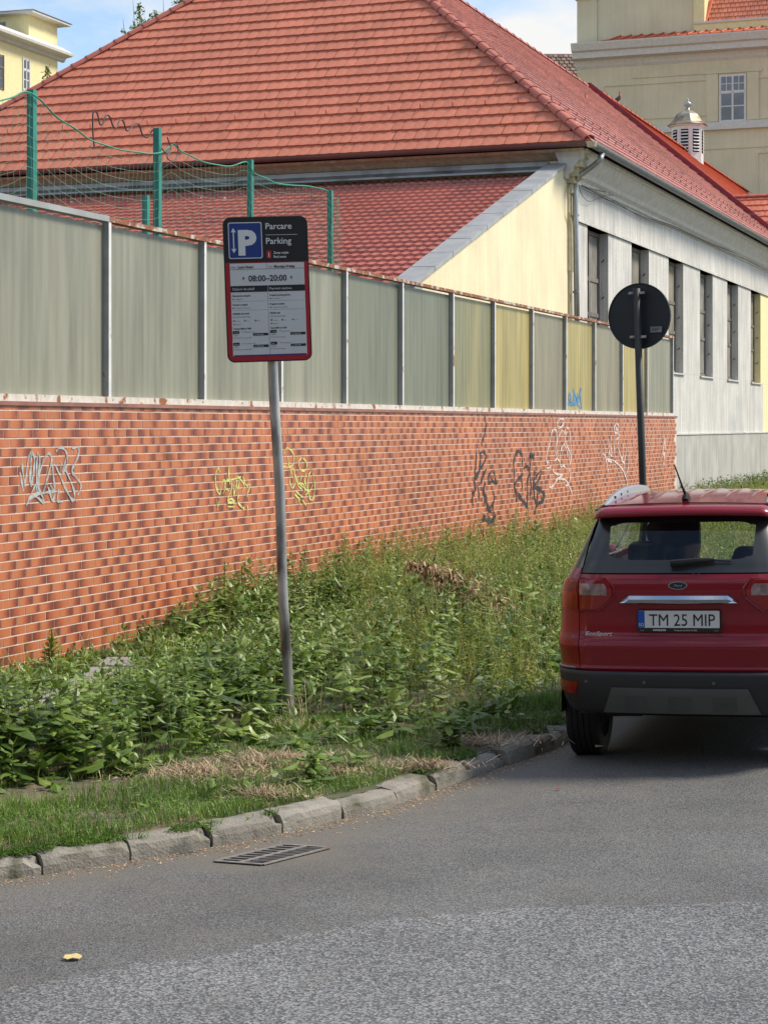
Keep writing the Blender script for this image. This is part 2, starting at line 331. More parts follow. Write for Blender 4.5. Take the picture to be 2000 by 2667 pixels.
ks = [kerb_s(l) for l in np.unique(np.concatenate([np.linspace(0, KL[-1]-.1, 260), np.arange(_fl, _fl+9, .09)]))]
V = []; dust = []
for p, d, nv in ks:
    for o_ in offs:
        q = p - nv*o_; V.append((q[0], q[1], float(camber(max(o_, 0))))); dust.append(.62*float(np.exp(-(np.hypot(*(np.array(q)-_gc)*[1,1])/.42)**4))+float(np.exp(-max(o_, 0)/.35)*.95 + .30*np.exp(-max(o_,0)/1.8)))
m_ = len(offs); F = [(i*m_+j, (i+1)*m_+j, (i+1)*m_+j+1, i*m_+j+1) for i in range(len(ks)-1) for j in range(m_-1)]
put('road', np_mesh('road', V, F, {'dust': dust}), M['asphalt'], smooth=True, kind='structure')
# older coarse asphalt lane surface nearest the camera, its edge showing as a ragged seam
seam = [(-700,2680),(-300,2600),(0,2543),(120,2525),(241,2502),(400,2478),(578,2460),(700,2425),(843,2393),(950,2374),(1061,2363),(1326,2345),(1600,2338),(2000,2327),(2500,2318),(3200,2300)]
V = []; sp = []
for a in spline(seam, 10):
    Y = (2.25-.118)*5000/(a[1]-1108); X = (a[0]-1000)/5000*Y; sp.append((X, Y+random.uniform(-.035,.035)))
rows = [0,.03,.15,.5,1.2,2.5,4.5,8,14,25]
for X, Y in sp:
    for r_ in rows:
        V.append((X*(1+r_*.03), Y-r_, 0))
V = np.array(V); V[:,2] = camber(kdist(V[:,0], V[:,1]))+.005
V[::len(rows),2] -= .0045
m_ = len(rows); F = [(i*m_+j, i*m_+j+1, (i+1)*m_+j+1, (i+1)*m_+j) for i in range(len(sp)-1) for j in range(m_-1)]
put('road_lane', np_mesh('road_lane', V, F, {'dust': np.zeros(len(V))}), M['asphalt2'], smooth=True, kind='structure')

kerb = thing('kerb', None, None, (*KP[4], 0)); kerb['kind'] = 'structure'
l0 = float(KL[np.argmin(np.hypot(KD[:,0]+1.71, KD[:,1]-9.60))]); nst = 0
for k in range(-9, 90):
    a = l0+k*.505; random.seed(k*7+3)
    if a+.5 > KL[-1]-1: break
    mb = MB(); vs = []; jit = random.uniform(-.008,.008); dz = random.uniform(-.010,.012)
    prof = [(-.0,-.1),(-.002,.045),(.004,.078),(.024,.098),(.075,.104),(.15,.102),(.15,-.1)]
    n = 12; g = .004+random.random()*.006
    chip = random.random()
    for i in range(n):
        f = i/(n-1); l_ = a+g+(.505-2*g)*f; p, d, nv = kerb_at(l_); row = []
        for j, (o_, z) in enumerate(prof):
            e = random.uniform(-.004,.004); o_ += random.uniform(-.003,.003); zz = z+dz+e
            if j in (2,3,4) and i in (0, n-1): zz -= random.uniform(.003,.016); o_ += .004
            if j in (2,3) and chip < .5 and i in (n-2, n-1): zz -= .035*chip/.5; o_ += .03
            q = p+nv*(o_+jit); row.append((q[0], q[1], zz))
        vs.append(row)
    mb.grid(vs, flip=True); m_ = len(prof)
    mb.f.append(tuple(range(m_))); mb.mi.append(0); mb.f.append(tuple((n-1)*m_+j for j in range(m_))[::-1]); mb.mi.append(0)
    me = mb.mesh('kerb_stone'); at = me.attributes.new('rnd','FLOAT','POINT'); at.data.foreach_set('value', [random.random()]*len(me.vertices))
    put('kerb_stone', me, M['concrete'], kerb)
# verge soil
S_ = np.arange(-9.5, 70, .25); fr = np.linspace(0, 1, 26); V = []
for s in S_:
    t0 = .0 if s < 28.9 else -.9
    t1 = tk(s)-.10
    for f in fr:
        t = t0+(t1-t0)*f; x, y, _ = WP(s, t, 0); dk = (t1-t)
        z = .098+.02*min(1, dk)+.012*math.sin(x*5.1+y*3.3)*math.sin(y*4.7-x*2)*min(1, dk*3)
        V.append((x, y, z))
m_ = len(fr); F = [(i*m_+j, (i+1)*m_+j, (i+1)*m_+j+1, i*m_+j+1)[::-1] for i in range(len(S_)-1) for j in range(m_-1)]
put('verge', np_mesh('verge', V, F), M['soil'], smooth=True, kind='structure')
def soil_z(x, y): return .112
# concrete path slabs crossing the verge
path = thing('path', None, None, (-2.6, 14.5, .12)); path['kind'] = 'structure'
for i in range(7):
    y0 = 12.9+i*.66; x0 = -2.62+.06*i; mb = MB()
    mb.box(x0-.26+random.uniform(-.02,.02), x0+.22, y0, y0+.645, .07, .134+random.uniform(-.005,.005)); mb.put('path_slab', M['path'], path)

# drain grate in the gutter
gx = [on_z(*p, .018) for p in ((560,2247),(738,2202),(868,2219),(684,2262))]
O = np.array(gx[0]); A = np.array(gx[1])-O; B = np.array(gx[3])-O; A *= 1.0
gz = float(camber(.25))+.004
gr = thing('drain_grate', 'rectangular cast iron drain grate set in the asphalt beside the kerb', 'drain grate', (*(O+A/2+B/2), gz))
def rz_(x, y): return float(camber(kdist(x, y))[0])+.004
def G(a, b, z): q = O+A*a+B*b; return (float(q[0]), float(q[1]), rz_(q[0], q[1])+z)
mb = MB(); mb.add([G(-.0,-.0,.001),G(1,0,.001),G(1,1,.001),G(0,1,.001)], [(0,1,2,3)]); mb.put('pit', M['black'], gr)
def gbar(mb, a0, b0, a1, b1, w_, z0=.0015, z1=.006):
    p = np.array([a0, b0]); q = np.array([a1, b1]); P3 = lambda a, b, z: G(a, b, z)
    pa = np.array(G(a0,b0,0))[:2]; pb = np.array(G(a1,b1,0))[:2]; d = (pb-pa)/np.linalg.norm(pb-pa); n_ = np.array([-d[1], d[0]])*w_/2
    c = [pa+n_, pa-n_, pb-n_, pb+n_]
    return mb.hexa([(*k_, rz_(*k_)+z0) for k_ in c]+[(*k_, rz_(*k_)+z1) for k_ in c])
mb = MB()
for e in ((0,0,1,0),(1,0,1,1),(1,1,0,1),(0,1,0,0)): gbar(mb, *e, .024)
mb.put('grate_frame', M['iron'], gr); gbar(MB(), 0,.5,1,.5,.026).put('centre_rib', M['iron'], gr)
for i in range(1, 9): gbar(MB(), i/9,.04,i/9,.5,.013, z1=.0055).put('grate_bar', M['iron'], gr)
for i in range(0, 8): gbar(MB(), i/9+.02,.5,min(1,i/9+.22),.97,.009, z1=.0055).put('grate_bar', M['iron'], gr)
# sunken dusty collar round the grate is part of the road surface
# scraps
def scrap(name, label, cat, px, m, sz, z=.12):
    x, y = on_z(*px, z); z = float(camber(kdist(x, y))[0])+.008
    mb = MB(); n = 9; P = [(x,y,z+.006)]
    for i in range(n):
        a = 2*math.pi*i/n; r_ = sz*random.uniform(.6,1.1); P.append((x+r_*math.cos(a), y+r_*math.sin(a)*.8, z+random.uniform(.0,.012)))
    mb.add(P, [(0,1+i,1+(i+1)%n) for i in range(n)]); o = mb.put(name, m); sm = o.modifiers.new('s','SOLIDIFY'); sm.thickness = .0015
    props(o, label, cat)
scrap('paper_scrap', 'crumpled pale yellow paper scrap lying on the near asphalt', 'litter', (190,2467), M['paper'], .042)
scrap('red_scrap', 'tiny red scrap on the asphalt behind the red car', 'litter', (1455,2023), M['redbit'], .018)

# ================================================================ BRICK WALL
CT = .10                                                        # brick face plane
S0, S1 = -9.0, 28.5
wall = thing('brick_wall', 'long street wall faced with glazed orange brown brick tiles carrying graffiti', 'wall', WP(10,0,0))
mb = MB(); wbox(mb, S0, S1, -.2, .1015, -.05, 2.425); mb.put('wall_core', M['grout'], wall)
mb = MB(); wbox(mb, S0, S1+.03, -.22, .125, 2.427, 2.462); mb.put('coping', M['coping'], wall)
TW, TH, PW, PH = .2405, .0725, .25, .0825
def tile_base(w_, h_, d_=.009):
    b_ = .0015
    return ([(0,0,0),(w_,0,0),(w_,0,h_),(0,0,h_),(b_,-d_,b_),(w_-b_,-d_,b_),(w_-b_,-d_,h_-b_),(b_,-d_,h_-b_)], [(4,5,6,7),(0,1,5,4),(1,2,6,5),(2,3,7,6),(3,0,4,7)],
            [(0,0),(1,0),(1,1),(0,1)]*2)
bv, bf, buv = tile_base(TW, TH)
var = []
for i in range(30):
    me = np_mesh('brick', bv, bf, {'rnd': [random.random()]*8}, buv); me.materials.append(M['brick']); var.append(me)
mats = []; ind = []
rot = np.eye(4); rot[:2,0] = U; rot[:2,1] = -NN
for r_ in range(29):
    z = .075+r_*PH+.005
    for c in range(int((S1-S0)/PW)+1):
        s = S0+c*PW-(PW/2 if r_ % 2 else 0)
        s += .02*math.sin(r_*2.1)
        if s+TW > S1 or s < S0: continue
        m4 = rot.copy(); p = WP(s, .0965, z); m4[:3,3] = p
        m4[0,3] += random.uniform(-.0006,.0006)
        (ind if (s+TW > -.05 and s < 2.75 and r_ > 0) else mats).append(m4)
mats += ind[300:]; ind = ind[:300]
PI_ = world_of(wall).inverted()
for m4 in ind:
    o = bpy.data.objects.new('brick', random.choice(var)); link(o); o.parent = wall; o.matrix_parent_inverse = PI_
    o.location = m4[:3,3]; o.rotation_euler = (0,0,WROT)
V, F = stamp(bv, bf, mats); rr = np.repeat(rng.random(len(mats)), 8)
put('bricks', np_mesh('bricks', V, F, {'rnd': rr}, np.tile(np.array(buv), (len(mats),1))), M['brick'], wall, kind='stuff')
# tiles on the far end face
mats = []
rot2 = np.eye(4); rot2[:2,0] = -NN; rot2[:2,1] = -U
for r_ in range(28):
    for s in ((-.1, .0) if r_ % 2 else (-.16,.0)):
        m4 = rot2.copy(); m4[:3,3] = WP(S1+.001, .09+s*0-(.0 if s == 0 else .0)-0, .08+r_*PH); 
        mats.append(m4); break
V, F = stamp(bv, bf, mats); put('end_bricks', np_mesh('end_bricks', V, F, {'rnd': rng.random(len(V))}, np.tile(np.array(buv), (len(mats),1))), M['brick'], wall, kind='stuff')

# ---- graffiti strokes: photo pixels -> wall plane, thin ribbons of paint
def paint(strokes, wd, m, label, parent=wall, t=.1085, name='graffiti', taper=True):
    mb = MB(); k = 0
    for stx in strokes:
        w_ = wd
        if isinstance(stx, tuple): w_, stx = stx
        pts = spline(stx, 7) if len(stx) > 2 else [np.array(p, float) for p in stx]
        q = [np.array(on_wall(*p, t)) for p in pts]; k += 1; off = t+.0003*k; L, Rr = [], []
        for i, p in enumerate(q):
            d = q[min(i+1, len(q)-1)]-q[max(i-1, 0)]; d /= (np.linalg.norm(d)+1e-9); n_ = np.array([-d[1], d[0]])
            ww = w_*(1+.35*math.sin(i*.8+k*2.1))*(2.1 if m.name == 'black_spray' else 1.35)*(1 if not taper else .55+.45*math.sin(math.pi*min(1,(i+.6)/len(q)))) * random.uniform(.85,1.15)
            L.append(WP(p[0]+n_[0]*ww/2, off, p[1]+n_[1]*ww/2)); Rr.append(WP(p[0]-n_[0]*ww/2, off, p[1]-n_[1]*ww/2))
        mb.grid([L, Rr], flip=False)
    return mb.put(name, m, parent, label=label)
def crop(cx, cy, sc, pts): return [(cx+a*sc, cy+b*sc) for a, b in pts]
pm = dict(silver=mat('silver_spray', (.42,.45,.45), .5, var=.25, vs=20), ygreen=mat('yellow_green_spray', (.62,.62,.20), .6, var=.2, vs=20),
          black=mat('black_spray', (.025,.022,.03), .5, var=.3, vs=20), white=mat('white_spray', (.72,.62,.58), .6, var=.15, vs=20), blue=mat('blue_spray', (.04,.24,.50), .5, var=.2))
for q_ in pm.values():
    t_ = q_.node_tree; nz0 = t_.nodes.new('ShaderNodeTexNoise'); nz0.inputs['Scale'].default_value = 9; nz0.inputs['Detail'].default_value = 8; nz0.inputs['Roughness'].default_value = .7; tc0 = t_.nodes.new('ShaderNodeTexCoord'); t_.links.new(tc0.outputs['Object'], nz0.inputs['Vector'])
    r0_ = t_.nodes.new('ShaderNodeMapRange'); r0_.inputs[1].default_value = .36; r0_.inputs[2].default_value = .50; r0_.inputs[3].default_value = .25; t_.links.new(nz0.outputs[0], r0_.inputs[0]); t_.links.new(r0_.outputs[0], t_.nodes['Principled BSDF'].inputs['Alpha'])
c6 = lambda p: crop(0, 1100, .5425, p)          # crop of 0..900 x 1100..1400
paint([c6(p) for p in (
 [(95,240),(105,290),(112,330)],[(105,170),(110,240),(122,310)],[(120,300),(135,180),(150,142),(165,175),(160,240),(150,300),(142,260),(150,170)],
 [(178,145),(190,170),(185,240),(178,330),(175,230),(180,150)],[(150,340),(170,300),(190,240),(215,170),(236,150),(248,180),(232,250),(218,300),(205,350),(222,280)],
 [(250,200),(256,260),(262,330),(240,300)],[(268,140),(290,120),(318,145),(322,200),(300,240),(320,160)],[(262,200),(285,250),(320,330),(350,375),(355,330),(320,240),(290,190)],
 [(345,125),(372,120),(378,145),(362,190),(345,225),(352,250),(378,280),(388,310),(372,350)],[(125,398),(140,365),(170,345),(230,335),(290,330)],[(130,380),(165,355),(210,382),(180,300),(190,250)],
 [(230,310),(250,375),(262,340)],[(280,320),(275,375),(300,380)],[(362,372),(368,382)])], .019, pm['silver'], 'silver grey spray tag at the left end of the wall')
paint([(.017, c6([(150,150),(147,230),(150,310)])), (.017, c6([(190,160),(188,240),(186,320)])), (.014, c6([(130,392),(150,350)]))], .018, pm['silver'], 'silver grey spray fill strokes')
paint([c6(p) for p in (
 [(1050,215),(1035,250),(1038,310),(1055,345),(1062,300)],[(1048,215),(1055,240)],[(1062,300),(1075,275),(1082,310),(1070,345)],[(1092,270),(1080,310),(1098,330)],[(1100,205),(1098,260),(1106,300)],
 [(1098,265),(1112,290),(1108,330),(1092,365)],[(1120,300),(1122,345),(1135,300),(1138,350)],[(1150,265),(1142,320),(1135,260),(1172,300),(1160,340)],[(1165,260),(1180,300),(1200,300),(1188,340),(1185,370)],
 [(1040,370),(1045,400),(1052,378)],[(1045,412),(1044,422)],[(1090,375),(1108,368),(1128,380)],[(1092,385),(1125,385)],[(1092,405),(1125,405)],[(1145,345),(1140,380),(1165,412),(1172,405)],[(1186,400),(1188,415)],
 [(1070,285),(1110,275),(1155,262)])], .019, pm['ygreen'], 'yellow green spray tag left of the parking sign pole')
paint([c6(p) for p in (
 [(1362,150),(1375,125),(1398,135),(1412,165),(1405,205),(1380,215),(1355,210)],[(1380,165),(1390,215),(1402,250)],[(1445,170),(1432,195),(1445,230),(1468,225),(1472,195),(1455,172),(1445,170)],
 [(1395,240),(1392,290),(1405,315),(1418,280),(1410,225),(1395,230)],[(1420,250),(1430,300),(1448,320)],[(1448,255),(1440,290),(1458,300),(1465,340)],[(1470,245),(1462,280),(1478,330),(1465,350)],
 [(1495,230),(1480,260),(1478,320),(1490,370),(1505,360),(1510,300),(1502,245)],[(1420,330),(1440,350),(1455,360)],[(1415,345),(1440,375)],[(1430,375),(1445,398)],[(1450,372),(1468,400)],[(1430,290),(1480,330),(1500,300)])],
 .019, pm['ygreen'], 'yellow green spray tag right of the parking sign pole')
c7 = lambda p: crop(1100, 1050, .3978, p)       # crop of 1100..1760 x 1050..1450
paint([(.022,c7([(410,80),(416,160),(400,225),(388,262),(396,282)])),(.028,c7([(352,300),(352,380),(342,460)])),(.04,c7([(378,320),(380,380),(372,450),(340,500),(348,560),(330,600)])),
 (.025,c7([(380,325),(405,320),(416,355),(400,395),(385,430)])),(.03,c7([(420,430),(395,480),(385,525)])),(.03,c7([(330,560),(328,620),(330,672)])),(.03,c7([(362,540),(370,600),(368,640)])),
 (.03,c7([(455,440),(430,490),(440,520),(462,505)])),(.022,c7([(470,445),(478,500),(486,528),(450,500)])),(.05,c7([(412,520),(402,570),(412,620),(430,680),(452,715)])),(.02,c7([(462,560),(470,620),(462,690),(480,740)])),
 (.05,c7([(400,745),(425,765),(455,770),(482,735)])),(.02,c7([(395,780),(400,740)])),(.022,c7([(452,770),(445,820),(440,880)])),(.02,c7([(470,640),(440,690)]))], .03, pm['black'],
 'tall black spray tag with a long line running up to the coping')
paint([(.035,c7([(600,545),(602,460),(598,390),(612,330),(636,316),(652,350),(654,420)])),(.04,c7([(600,545),(612,580),(645,620),(686,670),(684,600)])),(.03,c7([(600,545),(625,500),(655,470)])),(.025,c7([(610,560),(620,645)])),
 (.03,c7([(660,425),(690,415),(700,450),(688,520),(690,600),(684,690)])),(.02,c7([(655,430),(650,500),(660,590)])),(.022,c7([(714,292),(712,350),(706,410),(702,470)])),(.035,c7([(700,350),(714,335),(728,352),(702,352)])),
 (.025,c7([(700,450),(712,540),(702,635)])),(.025,c7([(778,435),(772,480),(745,525),(722,545)])),(.04,c7([(726,545),(775,570),(798,600),(785,640),(748,668),(735,725)])),(.03,c7([(735,440),(728,520),(735,620),(750,665)])),(.025,c7([(755,590),(748,660)])),(.02,c7([(778,435),(730,510),(770,560)]))],
 .03, pm['black'], 'squat black spray tag beside the tall one')
paint([c7(p) for p in (
 [(905,100),(882,130),(890,158),(915,150),(928,110),(905,100)],[(830,390),(812,380),(815,330),(835,260),(850,180),(872,175),(880,210),(880,300),(885,350),(862,380)],[(820,410),(812,370)],
 [(915,175),(895,210),(880,260),(872,310),(882,360),(905,385)],[(915,175),(935,200),(935,250),(955,300),(972,345),(968,410)],[(940,155),(962,180),(970,260),(975,340),(965,400),(958,450)],[(935,170),(932,210),(945,190)],
 [(925,265),(905,310),(898,370),(905,420)],[(925,265),(945,310),(950,380)],[(905,420),(925,410),(940,430)],[(838,425),(835,490),(830,545),(850,545),(880,500),(915,465)],[(850,430),(870,460),(918,468)],[(870,500),(905,485),(918,465)],
 [(890,500),(930,500),(955,535),(975,580),(988,630)],[(935,540),(955,535)],[(960,350),(965,480),(958,520)],[(812,425),(825,425),(838,415)])], .028, pm['white'], 'tall white outline spray tag beside the black ones')
paint([c7(p) for p in (
 [(1272,130),(1255,160),(1262,195),(1280,190),(1285,150),(1272,130)],[(1262,150),(1275,175),(1280,150)],[(1196,280),(1198,350),(1208,400),(1218,460)],[(1180,330),(1195,345),(1185,370)],[(1215,230),(1225,290),(1218,340)],
 [(1235,210),(1232,270),(1240,340),(1225,330)],[(1262,230),(1255,300),(1262,360)],[(1285,230),(1280,290),(1310,380)],[(1310,260),(1315,330),(1300,380)],[(1340,260),(1350,340),(1345,430),(1325,480)],[(1315,400),(1330,340),(1332,290)],
 [(1205,365),(1250,375),(1290,410),(1315,445),(1335,500),(1342,548)],[(1210,375),(1240,385)],[(1300,380),(1322,395),(1318,450)],[(1265,240),(1290,215),(1275,200)])], .03, pm['white'], 'white spray tag left of the round sign pole')
paint([c7(p) for p in ([(1580,205),(1582,260),(1572,330)],[(1572,330),(1585,335),(1582,370)],[(1578,390),(1582,405)],[(1590,230),(1588,300)])], .05, pm['white'], 'thin white spray strokes near the far end of the wall')

# ================================================================ TRANSLUCENT SCREEN ON THE WALL
PX = [0-260, 18-20, 0, 0]
posts_s = [-8.9,-6.75,-4.55,-2.35,-.25] ; posts_s = [-6.6,-4.5,-2.4,-.27,1.86,3.98,6.05,8.13,10.24,12.46,14.56,16.77,18.95,21.09,23.36,25.65,28.30]
screen = thing('panel_screen', 'row of cloudy translucent panels in a rusty steel frame on top of the brick wall', 'screen', WP(10,0,2.46))
def panelmat(name, a, b):
    return mat(name, a, .35, var=.16, vs=1.1, streak=.16, stain=b, stain_at=(.50,.75), ss=.8, spec=.6, trans=.4, fine=.05, fs=5, mapscale=(3,3,.35))
PMs = dict(g=panelmat('cloudy_green_panel', (.40,.405,.32), (.55,.53,.43)), y=panelmat('yellowed_panel', (.62,.53,.22), (.50,.45,.26)),
          k=panelmat('beige_panel', (.42,.39,.29), (.50,.47,.33)), m=panelmat('green_yellow_panel', (.36,.36,.22), (.55,.48,.24)), d=panelmat('deep_green_panel', (.28,.31,.24), (.36,.365,.28)))
kinds = 'gggggggddmykykyg'
ZT = 4.215
for i in range(len(posts_s)-1):
    a, b = posts_s[i]+.025, posts_s[i+1]-.025
    if i == len(posts_s)-2: b = 28.27
    mb = MB(); n = max(6, int((b-a)/.07)); th = .010
    top = [WP(a+(b-a)*j/n, .012+.0025*(j % 2), ZT-.03) for j in range(n+1)]; bot = [WP(a+(b-a)*j/n, .012+.0025*(j % 2), 2.53) for j in range(n+1)]
    mb.grid([bot, top]); wbox(mb, a, b, -.004, .006, 2.53, ZT-.03)
    lab = {'y':'yellow tinted panel','d':'darker green panel','k':'beige tinted panel','m':'green panel turning yellow'}.get(kinds[i])
    mb.put('panel', PMs[kinds[i]], screen, label=lab)
for i, s in enumerate(posts_s):
    mb = MB(); wbox(mb, s-.022, s+.022, .0, .072, 2.52, ZT+.01, 0)
    o = mb.mesh('post'); mb2 = MB(); wbox(mb2, s-.024, s+.026, .0722, .078, 2.50, ZT+.02)
    p = put('post', o, M['steel_grey'], screen); mb2.put('post_face', M['steel_white'], p)
mb = MB(); wbox(mb, S0, 1.84, -.02, .085, ZT, ZT+.055); mb.put('top_rail', M['capgrey'], screen, label='grey unrusted length of top rail')
mb = MB(); wbox(mb, 1.85, 28.33, -.02, .085, ZT+.002, ZT+.045); mb.put('top_rail', M['rust'], screen, label='rusty length of top rail')
mb = MB(); wbox(mb, S0, 28.33, -.02, .088, 2.464, 2.528); mb.put('bottom_rail', M['rustwhite'], screen)
for s in np.arange(1.9, 15, 1.0):
    mb = MB(); mb.tube([WP(s,.086,2.50), WP(s,.092,2.50)], .012, 6); mb.put('bolt', M['rust'], screen)
c4 = lambda p: crop(1000, 500, .6028, p)
paint([c4(p) for p in ([(782,860),(790,868),(784,915),(780,880)],[(795,905),(802,870),(808,905),(798,900)],[(818,850),(822,880),(815,915)],[(822,865),(832,900),(818,918),(826,880)],[(838,868),(832,900),(842,905)],
 [(852,850),(840,890),(828,915)],[(848,880),(855,938)],[(835,915),(850,935)],[(782,920),(800,915),(830,920)],[(850,848),(846,870)])], .045, pm['blue'], 'small blue spray tag on a yellow tinted panel', parent=screen, t=.017)

# ================================================================ BALL NET BEHIND THE WALL
TN = -1.0
net = thing('ball_net_fence', 'green posts with a sagging green ball net standing behind the wall screen', 'net fence', WP(2,TN,0))
px = [(83,233),(410,333),(652,415),(860,495)]
ps = [on_wall(*p, TN) for p in px]; ps = [(ps[0][0]-2.65, ps[0][1])]+ps
for i, (s, z) in enumerate(ps):
    h = .037 if i < 3 else .032
    mb = MB(); wbox(mb, s-h, s+h, TN-h, TN+h, -.05, z); mb.put('net_post', M['green'], net)
c1 = lambda p: crop(0, 0, .6028, p)
rope = c1([(-600,180),(-300,420),(-40,440),(0,432),(60,416),(112,394),(165,425),(250,505),(330,560),(400,605),(500,640),(600,657),(655,662),(700,655),(748,622),(790,655),(860,690),(930,710),(1000,716),(1062,698),(1100,745),(1150,770),(1220,795),(1330,803),(1405,820),(1432,848)])
rs = np.array([on_wall(*p, TN+.06) for p in spline(rope, 6)]); o_ = np.argsort(rs[:,0]); rs = rs[o_]
mb = MB(); mb.tube([WP(s, TN+.06+.01*math.sin(s*9), z) for s, z in rs], .009, 5); mb.put('net_rope', M['rope'], net)
segs = []
def seg3(a, b): segs.append((a, b))
sc_ = np.arange(rs[0,0]+.02, ps[-1][0], .108); Rws = 26; P = []
for i, s in enumerate(sc_):
    zt = float(np.interp(s, rs[:,0], rs[:,1])); col = []
    for j in range(Rws):
        z = zt-j*.105; col.append(np.array(WP(s+.008*math.sin(j*.9+i*.31)+random.uniform(-.008,.008), TN+.05+.02*math.sin(s*2+j*.3), z+random.uniform(-.006,.006))))
        if z < 3.9: break
    P.append(col)
for i, col in enumerate(P):
    for j in range(len(col)-1): seg3(col[j], col[j+1])
    if i:
        for j in range(min(len(col), len(P[i-1]))): seg3(P[i-1][j], col[j])
for k in range(14):                                    # loose strands down the last post
    s = ps[-1][0]+random.uniform(-.05,.1); z = ps[-1][1]-.1; q = np.array(WP(s, TN+.1, z))
    for j in range(7):
        q2 = q+np.array([random.uniform(-.05,.04), 0, -random.uniform(.1,.26)]); seg3(q, q2); q = q2
A_ = np.array([a for a, b in segs]); B_ = np.array([b for a, b in segs]); D = B_-A_; D /= np.linalg.norm(D, axis=1, keepdims=True)+1e-9
side = np.cross(D, np.array([.0,1.,.0])); side /= np.linalg.norm(side, axis=1, keepdims=True)+1e-9; up = np.cross(D, side); r_ = .0019; V = []
for k in range(3):
    a = 2*math.pi*k/3; V.append(A_+(side*math.cos(a)+up*math.sin(a))*r_); V.append(B_+(side*math.cos(a)+up*math.sin(a))*r_)
V = np.stack(V, 1); n = len(A_); b_ = (np.arange(n)*6)[:,None]; F = np.concatenate([b_+np.array([0,2,3,1]), b_+np.array([2,4,5,3]), b_+np.array([4,0,1,5])])
put('net', np_mesh('net', V, F), M['net'], net, kind='stuff')
s, z = on_wall(380, 508, -2.2); mb = MB(); wbox(mb, s-.035, s+.035, -2.235, -2.165, 0, z); o = mb.put('short_post', M['green'])
props(o, 'short green post standing alone behind the second net post', 'post')
wr = [WP(*(lambda q: (q[0], TN-.05, q[1]))(on_wall(*p, TN-.05))) for p in spline(c1([(407,632),(401,560),(403,482),(420,488),(430,530),(442,536),(456,500),(472,500),(490,545),(505,546),(520,516),(535,526),(545,560),(560,560),(575,536),(600,536),(616,580),(640,592),(658,562),(680,555)]), 5)]
mb = MB(); mb.tube(wr, .009, 5)
wr = [WP(*(lambda q: (q[0], TN+.12, q[1]))(on_wall(*p, TN+.12))) for p in spline(c1([(722,590),(738,640),(722,676),(742,694),(766,672),(768,630),(745,622),(720,660),(700,640)]), 5)]
mb.tube(wr, .007, 5); o = mb.put('loose_wire', M['wire']); props(o, 'loose curly dark wire sticking up beside the second net post', 'wire')
# unseen building row added behind the viewer to shade the street and darken reflections
mb = MB(); mb.box(-42, 34, -27, -14, -.05, 11.5); mb.add([(-42.5,-13.5,11.5),(34.5,-13.5,11.5),(34.5,-20.5,15.5),(-42.5,-20.5,15.5),(34.5,-27.5,11.5),(-42.5,-27.5,11.5)], [(0,1,2,3),(3,2,4,5),(0,3,5),(1,4,2)])
orow = mb.put('added_building_row', mat('added_row_render', (.17,.15,.125), .9, var=.15, vs=.3), kind='structure')
mb = MB()
for k in range(22):
    for z in (1.4, 5.2, 8.6): mb.box(-40+k*3.4, -38.5+k*3.4, -13.995, -13.94, z, z+1.9)
mb.put('added_row_windows', M['pane'], orow, kind='stuff')

# ================================================================ LONG BUILDING WITH THE RED TILED ROOF
u3 = np.array([U[0], U[1], 0]); n3 = np.array([NN[0], NN[1], 0]); z3 = np.array([0, 0, 1.])
bld = thing('school_building', 'long grey rendered building with a hipped red clay tile roof and tall boarded windows', 'building', WP(30,-8,0))
TF = -.9; SC0 = 22.75; EZ = 7.84; SE = 22.2; TE = -.35; WD = 16.4; SA = 29.37; TA = TE-WD/2; AZ = 14.72; SV = 54.5; S2 = 90.5
# walls
mb = MB(); wbox(mb, SC0, SV, TF-15.3, TF-.3, -.05, EZ-.06); mb.put('wall_core', M['yellow'], bld)
facade = thing('street_facade', None, None, WP(SC0,TF,0))
facade.parent = bld; facade.matrix_parent_inverse = world_of(bld).inverted()
def fb(s0, s1, t0, t1, z0, z1, name, m, **k): mb = MB(); wbox(mb, s0, s1, t0, t1, z0, z1); return mb.put(name, m, facade, **k)
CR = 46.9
fb(SC0+.001, CR, TF-.298, TF, 2.03, 3.58, 'lower_wall', M['greyr'])
mb = MB()
for k in range(13): wbox(mb, SC0+.002+k*2.6, min(SC0+k*2.6+2.592, SV), TF-.297, TF+.035+.002*(k % 2), -.05, 2.01)
mb.put('plinth', M['plinth'], facade)
fb(SC0+.003, SV-.01, TF-.296, TF+.06, 2.012, 2.05, 'plinth_ledge', M['greyr'])
ws = [24.3+4.05*k for k in range(8)]; wl = 1.82
edges = [SC0+.001]+[e for a in ws for e in (a, a+wl)]+[SV-.001]
for k in range(0, len(edges), 2): fb(edges[k], edges[k+1], TF-.298, TF, 3.582, 6.41, 'pier', M['greyr'] if edges[k] < 45 else M['yellow_far'], **({} if edges[k] < 45 else {'label':'pier at the far end of the facade, coloured cream as if sunlit'}))  # far piers: cream colour imitates a sunlit strip of the grey wall
fb(CR, SV-.002, TF-.298, TF-.001, 2.052, 3.58, 'lower_wall', M['yellow_far'], label='lower wall at the far end of the facade, coloured cream as if sunlit')
fb(SC0-.0, SV-.002, TF-.297, TF+.02, 6.412, 7.16, 'frieze', M['greyr'])
fb(SC0-.0, SV-.003, TF-.296, TF+.045, 6.412, 6.47, 'string_moulding', M['greyr'])
